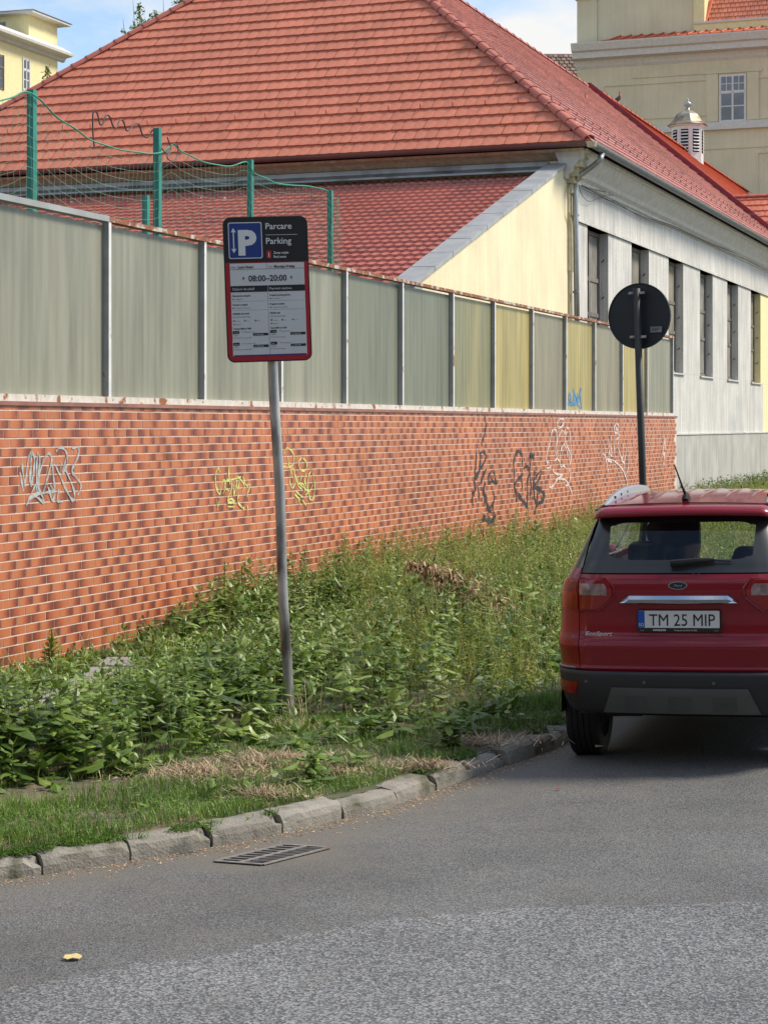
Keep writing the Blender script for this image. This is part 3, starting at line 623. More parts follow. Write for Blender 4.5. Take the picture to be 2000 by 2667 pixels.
# cornice: stepped profile swept along the facade
prof = [(TF+.02,7.16),(TF+.07,7.18),(TF+.08,7.24),(TF+.16,7.30),(TF+.19,7.38),(TF+.27,7.47),(TF+.36,7.58),(TF+.38,7.66),(TF+.46,7.68),(TF+.46,7.74),(TF-.2,7.745)]
mb = MB(); mb.grid([[WP(s, t, z) for t, z in prof] for s in np.linspace(SC0-.35, SV, 60)], flip=True)
mb.f.append(tuple(range(len(prof)))); mb.mi.append(0); mb.put('cornice', mat('cornice_paint', (.60,.585,.54), .8, var=.1, streak=.1), facade)
mb = MB(); prof2 = [(s_, z) for s_, z in [(SC0-.0,7.56),(SC0-.10,7.60),(SC0-.22,7.66),(SC0-.40,7.70),(SC0-.42,7.745),(SC0+.2,7.75)]]
mb.grid([[WP(s, t, z) for s, z in prof2] for t in np.linspace(TF+.42, TF-15.4, 40)], flip=False); mb.put('eave_moulding', M['capital'], bld)
for k, s in enumerate(ws):
    win = MB(); a, b = s, s+wl; z0, z1 = 3.58, 6.41; t0 = TF-.24
    wbox(win, a, b, t0-.05, t0, z0, z1); f0 = win.put('window', M['pane'], bld)
    fm = MB()
    for q in ((a,a+.09),(b-.09,b),((a+b)/2-.05,(a+b)/2+.05)): wbox(fm, q[0], q[1], t0, t0+.05, z0, z1)
    for zz in (z0, z0+.62*(z1-z0)/1.0-.75, z0+.62*(z1-z0), z1-.09): wbox(fm, a+.09, (a+b)/2-.05, t0, t0+.045, zz, zz+.085); wbox(fm, (a+b)/2+.05, b-.09, t0, t0+.045, zz, zz+.085)
    fm.put('window_frame', M['oldwood'], f0)
    bd = MB()
    for j in range(2):
        aa = a+.10+j*(wl/2-.02); wbox(bd, aa, aa+wl/2-.20, t0+.002, t0+.022, z0+.1, z1-.1)
    bd.put('board', mat('grey_board_%d' % k if k < 4 else 'grey_board', (.21+.03*(k % 3),.20+.02*(k % 3),.175), .8, var=.3, vs=2, streak=.45), f0)
    sl_ = MB(); wbox(sl_, a-.05, b+.05, TF-.2, TF+.05, 3.54, 3.579); sl_.put('window_sill', M['greyr'], f0)
    for zz in (4.2, 5.0, 5.8):
        hk = MB(); hk.tube([WP(b-.005,TF-.14,zz), WP(b-.07,TF-.10,zz+.01), WP(b-.07,TF-.08,zz+.05)], .012, 5); hk.put('shutter_hook', M['darkpole'], f0)
# corner capital
mb = MB()
for (d, z0, z1) in ((.07,6.9,7.1),(.14,7.1,7.225),(.22,7.225,7.40),(.31,7.40,7.52)): wbox(mb, SC0-d, SC0+.38, TF-.3, TF+d+.03, z0, z1)
mb.put('corner_capital', M['capital'], bld)
mb = MB(); wbox(mb, SC0-.06, SC0+.32, TF-.28, TF+.055, 5.35, 7.09); wbox(mb, SC0-.035, SC0+.20, TF-.28, TF+.04, 2.0, 5.348); mb.put('corner_pilaster', M['capital'], bld)
# --- tiles
def frame4(o, ex, ey, ez): m = np.eye(4); m[:3,0] = ex; m[:3,1] = ey; m[:3,2] = ez; m[:3,3] = o; return m
def tile_shape(w_, h_):
    xs = np.linspace(-.5,.5,5)*w_*.985; dz = [0,.005,.007,.005,0]; lo = [.016,.002,-.006,.002,.016]
    v = [(x, l_, .047+d) for x, l_, d in zip(xs, lo, dz)]+[(x, h_*1.04, .008+d) for x, d in zip(xs, dz)]+[(x, l_+.003, .004) for x, l_ in zip(xs, lo)]
    f = [(i, i+1, 6+i, 5+i) for i in range(4)]+[(10+i, 11+i, 1+i, i) for i in range(4)]
    return v, f
def tiled(org, ex, ey, wd, ln, inside, tw=.235, th=.362):
    ez = np.cross(ex, ey); out = []
    for r_ in range(int(ln/th)+1):
        for c in range(int(wd/tw)+2):
            x = (c+(.5 if r_ % 2 else 0))*tw; y = r_*th
            if not inside(x, y+th*.4): continue
            e = rng.normal(0,.0025,2); o_ = org+ex*(x+e[0])+ey*(y-.03+e[1])+ez*(.012+abs(rng.normal(0,.0015)))
            out.append(frame4(o_, ex, ey, ez))
    return out
tv, tf = tile_shape(.235,.362)
roof = None
E1 = np.array(WP(SE,TE,EZ)); E2 = np.array(WP(SE,TE-WD,EZ)); AP = np.array(WP(SA,TA,AZ)); AV = np.array(WP(SV,TA,AZ)); EV = np.array(WP(SV,TE,EZ)); BV = np.array(WP(SV,TE-WD,EZ)); 
mb = MB(); mb.add([E1,E2,AP,AV,EV,BV], [(0,2,1),(0,4,3,2),(2,3,5,1),(0,1,5,4)]); roof = mb.put('roof', M['underlay'], bld)
hy = (AP-(E1+E2)/2); hl = np.linalg.norm(hy); ey1 = hy/hl
T1 = tiled(E2, n3, ey1, WD, hl, lambda x, y: y/hl*WD/2 < x+.02 < WD-y/hl*WD/2+.10)
hs = AP-(E1+u3*(SA-SE)); sl2 = np.linalg.norm(hs); ey2 = hs/sl2
T2 = tiled(E1, u3, ey2, SV-SE, sl2, lambda x, y: x > y/sl2*(SA-SE)-.08 and x < SV-SE-.12)
# the tiles that show largest (near the right-hand corner of the hip end) stay single pieces
def key(m): return np.linalg.norm(m[:3,3]-np.array([0,0,2.25]))
T1.sort(key=key); ind = T1[:300]; T1r = T1[300:]
vs_ = []
for i in range(12):
    me = np_mesh('roof_tile', tv, tf, {'rnd': [(.5,.55,.45,.6,.4,.5,.52,.48,.62,.38,.1,.9)[i]]*15}); me.materials.append(M['tile']); vs_.append(me)
PR = world_of(roof).inverted()
for m4 in ind:
    o = bpy.data.objects.new('roof_tile', random.choice(vs_)); link(o); o.parent = roof; mm = Matrix(m4.tolist())
    o.matrix_parent_inverse = PR; loc, q, sc = mm.decompose(); o.location = loc; o.rotation_euler = q.to_euler()
for lst, m, nm in ((T1r, M['tile'], 'hip_tiles'), (T2, M['tile_side'], 'side_tiles')):
    V, F = stamp(tv, tf, lst); put(nm, np_mesh(nm, V, F, {'rnd': np.repeat(np.where(rng.random(len(lst)) < .05, rng.random(len(lst)), np.clip(rng.normal(.5,.14,len(lst)),0,1)), 15)}), m, roof, kind='stuff')
# ridge and hip cap tiles
def caps(a, b, m, par, step=.40, r0=.115, name='ridge_tile'):
    L = np.linalg.norm(b-a); d = (b-a)/L; n = int(L/step)
    sd = np.cross(d, z3); sd /= np.linalg.norm(sd); up_ = np.cross(sd, d)
    mb = MB(); K = 7
    rows = []
    for y, rr in ((-.02, r0*1.12),(.03, r0*1.12),(.031, r0*1.0),(step+.02, r0*.95)):
        rows.append([(math.cos(math.pi*k/(K-1))*rr, y, math.sin(math.pi*k/(K-1))*rr*.9) for k in range(K)])
    mb.grid(rows, flip=True); me = mb.mesh(name); me.materials.append(m); pi = world_of(par).inverted()
    for i in range(n):
        o = bpy.data.objects.new(name, me); link(o); o.parent = par; o.matrix_parent_inverse = pi
        mm = Matrix(frame4(a+d*(i*step)+up_*.02, sd, d, up_).tolist()); loc, q, sc = mm.decompose(); o.location = loc; o.rotation_euler = q.to_euler()
mb = MB()
for a_, b_ in ((E1, AP), (E2, AP), (AP, AV)): mb.tube([a_, b_], .075, 6)
mb.put('mortar_bed', M['ridge'], roof, kind='stuff')
caps(E1+np.array([0,0,.02]), AP, M['ridge'], roof); caps(E2, AP, M['ridge'], roof); caps(AP, AV, M['ridge'], roof, step=.8)
# open end of the lowest hip cap
# snow guards
def guard(p, ey, ez, par, m):
    mb = MB(); q = lambda a, b: p+ey*a+ez*b
    mb.tube([q(.12,.05), q(.0,.055), q(-.03,.11), q(.02,.16)], .014, 5); mb.put('snow_guard', m, par)
ez1 = np.cross(n3, ey1); ez2 = np.cross(u3, ey2)
for k in range(23): guard(E2+n3*(1.6+k*.705-.3)+ey1*1.42, ey1, ez1, roof, M['ridge'])
mb = MB()
for r_ in (1.1, 2.0):
    for k in range(42):
        p = E1+u3*(1.2+r_*.7+k*.72)+ey2*r_
        q = lambda a, b: p+ey2*a+ez2*b
        mb.tube([q(.08,.04), q(0,.045), q(-.02,.085), q(.01,.12)], .012, 4)
mb.put('side_snow_guards', M['verge'], roof, kind='stuff')
# gutters
def halfpipe(a, b, r_, m, par, name, seglen, n=9, over=1.04):
    a = np.array(a, float); b = np.array(b, float); L = np.linalg.norm(b-a); d = (b-a)/L; sd = np.cross(d, z3); k = max(1, int(L/seglen))
    g = None
    for i in range(k):
        p, q = a+d*L*i/k, a+d*(L*(i+1)/k+.02); rr = r_*(1.0 if i % 2 else 1.02); mb = MB(); rows = []
        for c in (p, q): rows.append([c+sd*math.cos(math.pi+math.pi*j/(n-1))*rr+z3*math.sin(math.pi+math.pi*j/(n-1))*rr for j in range(n)])
        for c in (p, q): rows.append([c+sd*math.cos(math.pi+math.pi*j/(n-1))*(rr-.008)+z3*math.sin(math.pi+math.pi*j/(n-1))*(rr-.008) for j in range(n)])
        mb.grid(rows[:2]); mb.grid(rows[2:], flip=True); mb.add([rows[0][0],rows[1][0],rows[3][0],rows[2][0],rows[0][-1],rows[1][-1],rows[3][-1],rows[2][-1]], [(0,1,2,3),(4,5,6,7)])
        mb.put(name, m, par, smooth=False)
gz_ = EZ-.02
halfpipe(WP(SE-.10,TE-.02,gz_), WP(SE-.10,TE-WD,gz_+.02), .085, M['gutter_brown'], bld, 'hip_gutter', 2.0)
halfpipe(WP(SE-.08,TE+.10,gz_-.01), WP(SV,TE+.10,gz_-.01), .10, M['gutter_dark'], bld, 'side_gutter', .9)
mb = MB(); mb.lathe([(.0,-.10),(.09,-.08),(.115,0),(.115,.02)], WP(SE-.09,TE+.09,gz_-.02), 12); mb.put('gutter_corner', M['capital'], bld)
# downpipe
dp = [(1568,400),(1562,416),(1548,428),(1508,458),(1499,472),(1498,500),(1500,640),(1503,880)]
pts = []
for i, p in enumerate(dp):
    t = TE+.1 if i < 2 else (TE-.05 if i == 2 else (TF+.13 if i > 3 else TF+.25)); s, z = on_wall(*p, t); pts.append(WP(s, t, z))
mb = MB(); mb.tube(pts, .056, 10); dpo = mb.put('downpipe', M['zinc'], bld, smooth=True)
for y in (560, 760):
    s, z = on_wall(1500, y, TF+.13); mb = MB(); mb.tube([WP(s,TF+.13,z-.02), WP(s,TF+.13,z+.02)], .066, 10); mb.put('pipe_clamp', M['gutter_dark'], dpo)
# second small pipe / conduit at the corner and cables
mb = MB(); pts = [WP(*(lambda q: (q[0], TF+.07, q[1]))(on_wall(x, y, TF+.07))) for x, y in ((1502,455),(1487,475),(1481,500),(1481,552),(1486,566),(1488,600),(1489,880))]
mb.tube(pts, .018, 6); mb.put('conduit', M['capital'], bld)
mb = MB()
c5 = lambda p: crop(1400, 350, .3617, p)
for c_, r_ in (([(290,350),(480,455),(760,590),(960,650),(1240,780),(1440,860),(1660,960)], .009),([(290,372),(500,470),(560,485),(760,600),(960,665),(1150,745),(1330,830),(1500,900),(1660,980)], .007),
          ([(300,390),(330,450),(375,480),(430,460),(490,440),(580,435),(745,470),(900,490),(1080,520),(1200,520),(1400,560),(1600,575)], .006),([(290,365),(480,410),(740,470),(980,485),(1100,515)], .006)):
    mb.tube([WP(*(lambda q: (q[0], TF+.10, q[1]))(on_wall(*p, TF+.10))) for p in spline(c5(c_), 5)], r_, 4)
mb.put('cables', M['wire'], bld, kind='stuff')
for p in ((495,425),(750,462),(975,495),(1095,515)):
    s, z = on_wall(*c5([p])[0], TF+.12); mb = MB(); mb.tube([WP(s-.03,TF+.05,z+.05), WP(s-.03,TF+.14,z+.04), WP(s-.03,TF+.14,z-.04)], .014, 5); mb.tube([WP(s+.03,TF+.05,z+.05), WP(s+.03,TF+.14,z+.04), WP(s+.03,TF+.14,z-.04)], .014, 5); mb.put('insulator', M['white'], bld)
# dark red verge between the two roof sections, then the section coloured orange to look sunlit
d_ = (AV-EV)/np.linalg.norm(AV-EV); mb = MB(); nz_ = ez2
for a in (0,):
    p0, p1 = EV-u3*.12, AV-u3*.12
    q = [p0-nz_*.05, p0+u3*.36-nz_*.05, p1+u3*.36-nz_*.05, p1-nz_*.05]; mb.hexa(q+[k_+nz_*.27 for k_ in q])
mb.put('verge_flashing', M['verge'], roof)
A2 = np.array(WP(S2,TA,AZ+.1)); e2 = np.array(WP(S2,TE,EZ)); b2 = np.array(WP(S2,TE-WD,EZ)); av = AV+u3*.2+z3*.1; ev = EV+u3*.2; bv_ = BV+u3*.2
far = thing('far_school_wing', 'far section of the long building, its smooth tiles coloured bright orange as if sunlit', 'building', WP(72,-8,0))
mb = MB(); wbox(mb, SV+.1, S2, TF-15.3, TF, -.05, EZ-.05); mb.put('wall', M['yellow_far'], far)
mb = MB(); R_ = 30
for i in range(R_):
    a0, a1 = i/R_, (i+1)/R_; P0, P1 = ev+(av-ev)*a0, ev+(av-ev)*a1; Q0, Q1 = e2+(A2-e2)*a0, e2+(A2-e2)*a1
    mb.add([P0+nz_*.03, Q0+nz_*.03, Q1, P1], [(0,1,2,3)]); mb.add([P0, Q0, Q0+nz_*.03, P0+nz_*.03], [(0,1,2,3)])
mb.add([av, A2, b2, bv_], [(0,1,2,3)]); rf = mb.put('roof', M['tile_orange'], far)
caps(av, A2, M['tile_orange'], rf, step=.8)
# hipped cross wing in front of it with visible tile courses
cw = thing('cross_wing', 'low cross wing at the right with a red tiled slope and level ridge', 'building', WP(58,1,0))
mb = MB(); wbox(mb, SV+.6, SV+7, TF+.01, 3.6, -.05, EZ-.1); mb.put('wall', M['yellow_far'], cw)
o1 = np.array(WP(SV+.25,-6.5,EZ)); r1 = np.array(WP(SV+3.6,-6.5,10.85)); wy = r1-o1; wlng = np.linalg.norm(wy); wy /= wlng
wx = n3; 
mb = MB(); mb.add([o1, o1+n3*10.6, r1+n3*10.6, r1, np.array(WP(SV+7,-6.5,EZ)), np.array(WP(SV+7,4.1,EZ))], [(0,1,2,3),(3,2,5,4)]); rf = mb.put('roof', M['underlay'], cw)
T3 = tiled(o1, n3, wy, 10.6, wlng, lambda x, y: x < 10.6 and y < wlng)
V, F = stamp(tv, tf, T3); put('wing_tiles', np_mesh('wing_tiles', V, F, {'rnd': np.repeat(rng.random(len(T3)), 15)}), M['tile'], rf, kind='stuff')
caps(r1, r1+n3*10.6, M['ridge'], rf)

# ================================================================ LEAN-TO WITH YELLOW SIDE WALL
SL = 13.5
lean = thing('lean_to', 'low annex with a dark red pressed metal roof and a sloping capped yellow side wall', 'annex', WP(18,-6,0))
mb = MB(); a = [WP(SL,TF,-.05), WP(SC0-.001,TF,-.05), WP(SC0-.001,TF-.32,-.05), WP(SL,TF-.32,-.05), WP(SL,TF,4.44), WP(SC0-.001,TF,7.47), WP(SC0-.001,TF-.32,7.47), WP(SL,TF-.32,4.44)]
mb.hexa(a); mb.put('side_wall', M['yellow'], lean)
mb = MB(); n_ = 10
for i in range(n_):
    a0, a1 = i/n_, (i+1)/n_-.003; f = lambda a_: (SL-.12+(SC0-SL+.11)*a_, 4.40+(7.50-4.40)*a_)
    (s0, z0), (s1, z1) = f(a0), f(a1); dz = .002*(i % 2)
    m2 = MB(); m2.hexa([WP(s0,TF+.05,z0), WP(s1,TF+.05,z1), WP(s1,TF-.36,z1), WP(s0,TF-.36,z0), WP(s0,TF+.05,z0+.075+dz), WP(s1,TF+.05,z1+.075+dz), WP(s1,TF-.36,z1+.08+dz), WP(s0,TF-.36,z0+.08+dz)])
    m2.put('cap_sheet', M['capgrey'] , lean)
mb = MB(); wbox(mb, SL-.10, SL+.30, TF-.34, TF+.02, 3.9, 4.43); mb.put('end_pier', M['capgrey'], lean)
T0, T1_ = TF-.33, -17.5; s_hi, z_hi, s_lo, z_lo = SC0-.02, 7.30, 12.6, 4.02
Lr = math.hypot(s_hi-s_lo, z_hi-z_lo); cw_, ch = .183, .35; seq = []
for k in range(int(Lr/ch)): seq += [(k*ch, .0, 1), (k*ch+.002, .046, 1), (k*ch+ch*.5, .024, .6)]
seq.append((Lr, .0, 0)); nx, ny = 560, len(seq)-1; V = np.zeros((ny+1, nx+1, 3)); tt = np.linspace(T1_, T0, nx+1)
for i, (al, hi_, sc_w) in enumerate(seq):
    wave = (.5+.5*np.cos(2*np.pi*tt/cw_))**.8; a_ = (al-.05*wave*sc_w)/Lr; s = s_lo+(s_hi-s_lo)*a_; z = z_lo+(z_hi-z_lo)*a_
    zz = z+.030*wave+hi_
    V[i,:,0] = W0[0]+s*U[0]+tt*NN[0]; V[i,:,1] = W0[1]+s*U[1]+tt*NN[1]; V[i,:,2] = zz
idx = np.arange((ny+1)*(nx+1)).reshape(ny+1, nx+1); F = np.stack([idx[:-1,:-1], idx[:-1,1:], idx[1:,1:], idx[1:,:-1]], -1).reshape(-1, 4)[:, ::-1]
put('metal_roof', np_mesh('metal_roof', V.reshape(-1,3), F), M['metaltile'], lean, smooth=False)
# zinc flashing along the top, in lengths
prev = TF-.02; k = 0
while prev > -17:
    nx_ = prev-random.uniform(2.2,3.2); m2 = MB(); h = .004*(k % 2)
    pr = [(SC0-.02,7.56),(SC0-.05-h,7.56),(SC0-.06-h,7.47),(SC0-.14-h,7.40),(SC0-.26-h,7.375),(SC0-.27-h,7.335)]
    m2.grid([[WP(s, t, z) for s, z in pr] for t in (prev, nx_-.02)], flip=True); m2.put('flashing', M['zinc'], lean); prev = nx_; k += 1
mb = MB(); wbox(mb, s_lo+.1, s_lo+.3, T1_, TF-.34, -.05, 4.0); mb.put('front_wall', M['yellow'], lean)
for p, lb in (((310,885),'pale scrap on the dark red metal roof behind the first full net bay'),((870,868),'pale scrap on the metal roof right of the second net post'),((970,868),'pale scrap on the metal roof left of the third net post')):
    x, y = c1([p])[0]; s = SC0-1.6-random.random()*.5; # small pale scraps on the metal roof
    # intersect the ray with the roof plane
    k1 = (z_hi-z_lo)/(s_hi-s_lo); d = np.array([(x-1000)/5000, 1, (1108-y)/5000]); uu = d[0]*U[0]+d[1]*U[1]; s00 = -(W0@U)
    lam = (z_lo-2.25+k1*(s00-s_lo))/(d[2]-k1*uu); P0 = np.array([0,0,2.25])+d*lam
    m2 = MB(); m2.lathe([(0,0),(.03,.005),(.025,.03),(0,.04)], (P0[0],P0[1],P0[2]+.05), 6); o = m2.put('pebble', M['white'])
    props(o, lb, 'scrap')

# ================================================================ OCHRE BUILDING AT THE UPPER RIGHT
ST_ = 91.8
och = thing('ochre_building', 'tall pale ochre building with a heavy grey cornice at the upper right', 'building', WP(ST_+8,-5,0))
def tx(x, s=ST_):                                  # t on the plane s=const for a photo column
    a = W0+s*U; xp = (x-1000)/5000; t = (xp*a[1]-a[0])/(NN[0]-xp*NN[1]); return t, a[1]+t*NN[1]
def tz(x, y, s=ST_): t, Y = tx(x, s); return t, 2.25+(1108-y)/5000*Y
def och_box(s0, s1, t0, t1, z0, z1, name, m, par=och, **k): mb = MB(); wbox(mb, s0, s1, t0, t1, z0, z1); return mb.put(name, m, par, **k)
tL, _ = tx(1503); TR = 9.0
zc0 = tz(1520,157)[1]; zc1 = tz(1520,128)[1]
och_box(ST_, ST_+16, tL, TR, -.05, zc0, 'wall', M['ochre'])
prof = [(0,zc0-.5),(-.12,zc0-.35),(-.2,zc0-.05),(-.75,zc0),(-.78,zc0+.33),(-.95,zc0+.40),(-1.1,zc0+.75),(-1.1,zc0+.82),(0,zc0+1.05)]
mb = MB(); mb.grid([[WP(ST_+a_, t, z) for a_, z in prof] for t in (tL-.1, TR)]); mb.f.append(tuple(range(len(prof)))[::-1]); mb.mi.append(0)
mb.put('cornice', M['cornice'], och)
mb = MB(); q = [WP(ST_-1.05,tL+1.6,zc0+.86), WP(ST_-1.05,TR,zc0+.86), WP(ST_+.3,TR,zc0+1.3), WP(ST_+.3,tL+2.6,zc0+1.3)]; mb.add(q+[tuple(np.array(k_)-z3*.1) for k_ in q], [(0,1,2,3),(0,4,5,1),(0,3,7,4)]); cr_ = mb.put('cornice_tiles', M['tile_orange'], och)
for k in range(40):
    t = tL+2.2+k*.62
    if t > TR: break
    mb = MB(); mb.tube([WP(ST_-1.02,t,zc0+.9), WP(ST_+.28,t+.25,zc0+1.33)], .05, 6); mb.put('tile_roll', M['tile_orange'], cr_)
tU, _ = tx(1806)
och_box(ST_+.3, ST_+15.8, tL, tU, zc0+.9, zc0+9, 'upper_wall', M['ochre'])
och_box(ST_+.2, ST_+1.2, tL-.06, tL+1.1, zc0+.91, zc0+3.55, 'corner_pilaster', M['ochre']); och_box(ST_+.05, ST_+1.2, tL-.2, tL+1.25, zc0+3.56, zc0+4.1, 'pilaster_capital', M['ochre'])
bandz = tz(1850,58)[1]
och_box(ST_+.1, ST_+15, tU+.001, TR, zc0+.95, bandz, 'parapet', M['yellow_far'])
och_box(ST_+.02, ST_+.5, tU, TR, bandz+.001, bandz+.12, 'parapet_cap', M['cornice'])
tD, _ = tx(1834); och_box(ST_+.05, ST_+1.5, tU+.002, tD, bandz+.13, bandz+4, 'dormer_jamb', M['yellow_far'])
mb = MB(); r0 = np.array(WP(ST_+.4,tD+.02,bandz+.1)); wid = TR-tD; ry = np.array([*(U*2.2), 3.2]); rl = np.linalg.norm(ry); ry = ry/rl
mb.add([r0, r0+n3*wid, r0+n3*wid+ry*5, r0+n3*.6+ry*5], [(0,1,2,3)]); rf = mb.put('mansard_roof', M['underlay'], och)
T4 = tiled(r0, n3, ry, wid, 5, lambda x, y: x > y*.1 and x < wid, tw=.25, th=.36); V, F = stamp(tv, tf, T4)
put('mansard_tiles', np_mesh('mansard_tiles', V, F, {'rnd': np.repeat(rng.random(len(T4)), 15)}), M['tile'], rf, kind='stuff')
mb = MB(); mb.tube([r0+z3*.05-n3*.05, r0+n3*.5+ry*5], .12, 8); mb.put('roof_edge', M['tile_orange'], rf)
# string course, panel mouldings
_, zs = tz(1900,322); och_box(ST_-.25, ST_+.01, tL-.1, TR, zs-.30, zs+.12, 'string_course', M['cornice'])
_, zs2 = tz(1900,383); och_box(ST_-.05, ST_+.01, tL, TR, zs2-.06, zs2+.03, 'string_line', M['ochre'])
_, zs3 = tz(1700,200); och_box(ST_-.06, ST_+.01, tL+3.2, tx(1852)[0], zs3+.0, zs3+.10, 'string_line', M['ochre'])
def moulding(x0, y0, x1, y1, name='wall_panel_moulding'):
    t0, z1 = tz(x0, y0); t1, z0 = tz(x1, y1); mb = MB(); w_ = .07
    for b in ((t0,t1,z0,z0+w_),(t0,t1,z1-w_,z1),(t0,t0+w_,z0+w_,z1-w_),(t1-w_,t1,z0+w_,z1-w_)): wbox(mb, ST_-.06, ST_+.01, *b)
    mb.put(name, M['ochre'], och)
moulding(1570,222,1848,300); moulding(1965,200,2080,303); moulding(1972,395,2080,520)
def far_window(par, P, a0, a1, z0, z1, frame_m, pane_m, small=True):
    """P(a, z, d) -> world; d>0 outwards"""
    def bx(mb, b0, b1, c0, c1, d0, d1): return mb.hexa([P(b0,c0,d1), P(b1,c0,d1), P(b1,c0,d0), P(b0,c0,d0), P(b0,c1,d1), P(b1,c1,d1), P(b1,c1,d0), P(b0,c1,d0)])
    wv = bx(MB(), a0-.04, a1+.04, z0-.04, z1+.04, .002, .02).put('window', frame_m, par)
    mid = (a0+a1)/2; zt = z0+(z1-z0)*.63; pw = .07
    for b0, b1 in ((a0+pw, mid-pw*.8), (mid+pw*.8, a1-pw)):
        zm = z0+(zt-z0)*.52
        for c0, c1 in ((z0+pw, zm-.03), (zm+.03, zt-pw)): bx(MB(), b0, b1, c0, c1, .021, .026).put('pane', pane_m, wv)
        if small:
            bm = (b0+b1)/2; cm = (zt+pw+z1-pw)/2
            for e0, e1 in ((b0, bm-.02), (bm+.02, b1)):
                for c0, c1 in ((zt+pw*.6, cm-.02), (cm+.02, z1-pw)): bx(MB(), e0, e1, c0, c1, .021, .026).put('pane', pane_m, wv)
        else: bx(MB(), b0, b1, zt+pw*.6, z1-pw, .021, .026).put('pane', pane_m, wv)
    fr = MB()
    for e in ((a0-.04,a0+pw*.5,z0-.04,z1+.04),(a1-pw*.5,a1+.04,z0-.04,z1+.04),(mid-pw*.5,mid+pw*.5,z0,z1),(a0,a1,zt-.03,zt+.08)): bx(fr, *e, .02, .05)
    fr.put('window_frame', frame_m, wv)
t0, z1 = tz(1875,196); t1, z0 = tz(1941,312); PT = lambda a_, z, d: WP(ST_-d, a_, z)
far_window(och, PT, t0, t1, z0, z1, M['white'], M['farpane'])
for b in ((t0-.75,t0-.1,z0,z1+.1),(t1+.1,t1+.75,z0,z1+.1),(t0-.9,t1+.9,z1+.12,z1+.28)): och_box(ST_-.10, ST_+.01, *b, 'window_surround', M['ochre'])
# louvred cupola on the ridge
cup = thing('ridge_cupola', 'small white louvred cupola with a weathered metal dome and finial on the far ridge', 'cupola', WP(73,TA,14.4))
cx, cy, _ = WP(73, TA, 0); z0 = 14.2
def octo(r_, a_): t = math.pi/4*a_+math.pi/8+WROT; return np.array([cx+r_*math.cos(t), cy+r_*math.sin(t)])
mb = MB(); rb = .74
mb.lathe([(rb,0),(rb,1.75),(rb+.10,1.78),(rb+.10,1.86)], (cx,cy,z0), 8)
ang = math.pi/8+WROT; mb.v = [(cx+(x-cx)*math.cos(ang)-(y-cy)*math.sin(ang), cy+(x-cx)*math.sin(ang)+(y-cy)*math.cos(ang), z) for x, y, z in mb.v]
mb.put('body', M['white'], cup)
for k in range(8):
    a_, b_ = octo(rb+.004, k), octo(rb+.004, k+1); mid = (a_+b_)/2; out = mid-np.array([cx,cy]); out /= np.linalg.norm(out)
    if (out@np.array([0,-1])) < -.2: continue
    p, q = a_+(b_-a_)*.2, a_+(b_-a_)*.8; mb = MB(); mb.add([(*p,z0+.55),(*q,z0+.55),(*q,z0+1.6),(*p,z0+1.6)], [(0,1,2,3)]); vent = mb.put('vent', M['black'], cup)
    for j in range(7):
        zz = z0+.6+j*.145; mb = MB(); o1_ = out*.01; o2_ = out*.07; mb.hexa([(*(p+o2_),zz),(*(q+o2_),zz),(*(q+o1_),zz+.05),(*(p+o1_),zz+.05),(*(p+o2_),zz+.02),(*(q+o2_),zz+.02),(*(q+o1_),zz+.07),(*(p+o1_),zz+.07)]); mb.put('louvre', M['white'], vent)
zsq = lambda z: z0+1.84+(z-z0-1.84)*.66
md = mat('weathered_dome', (.40,.37,.30), .45, metal=.3, var=.2, vs=2, stain=(.17,.11,.05), stain_at=(.45,.6), ss=1.5)
mb = MB(); mb.lathe([(.96,1.84),(.90,1.90),(.76,2.05),(.63,2.3),(.52,2.6),(.30,2.82),(.12,2.92),(.07,2.95),(0,2.95)], (cx,cy,z0), 8)
mb.v = [(cx+(x-cx)*math.cos(ang)-(y-cy)*math.sin(ang), cy+(x-cx)*math.sin(ang)+(y-cy)*math.cos(ang), zsq(z)) for x, y, z in mb.v]; mb.put('dome', md, cup)
mb = MB(); mb.lathe([(.12,2.9),(.09,3.1),(.07,3.12),(.17,3.25),(.19,3.38),(.12,3.5),(.05,3.54),(.05,3.6),(.085,3.66),(0,3.74)], (cx,cy,z0), 12); mb.v = [(x, y, zsq(z)) for x, y, z in mb.v]; mb.put('finial', M['zinc'], cup, smooth=True)
# pigeon on the ridge
px_, py_, _ = WP(59.2, TA, 0); zb = AZ+.20
mb = MB(); mb.tube([(px_-.24,py_,zb+.02),(px_-.12,py_,zb+.07),(px_-.02,py_,zb+.12),(px_+.06,py_,zb+.19),(px_+.08,py_,zb+.27),(px_+.10,py_,zb+.32),(px_+.15,py_,zb+.31)], [.02,.05,.085,.085,.045,.05,.01], 10)
o = mb.put('pigeon', mat('pigeon_feathers', (.06,.06,.07), .7), smooth=True); props(o, 'dark pigeon perched on the red ridge left of the cupola', 'bird')
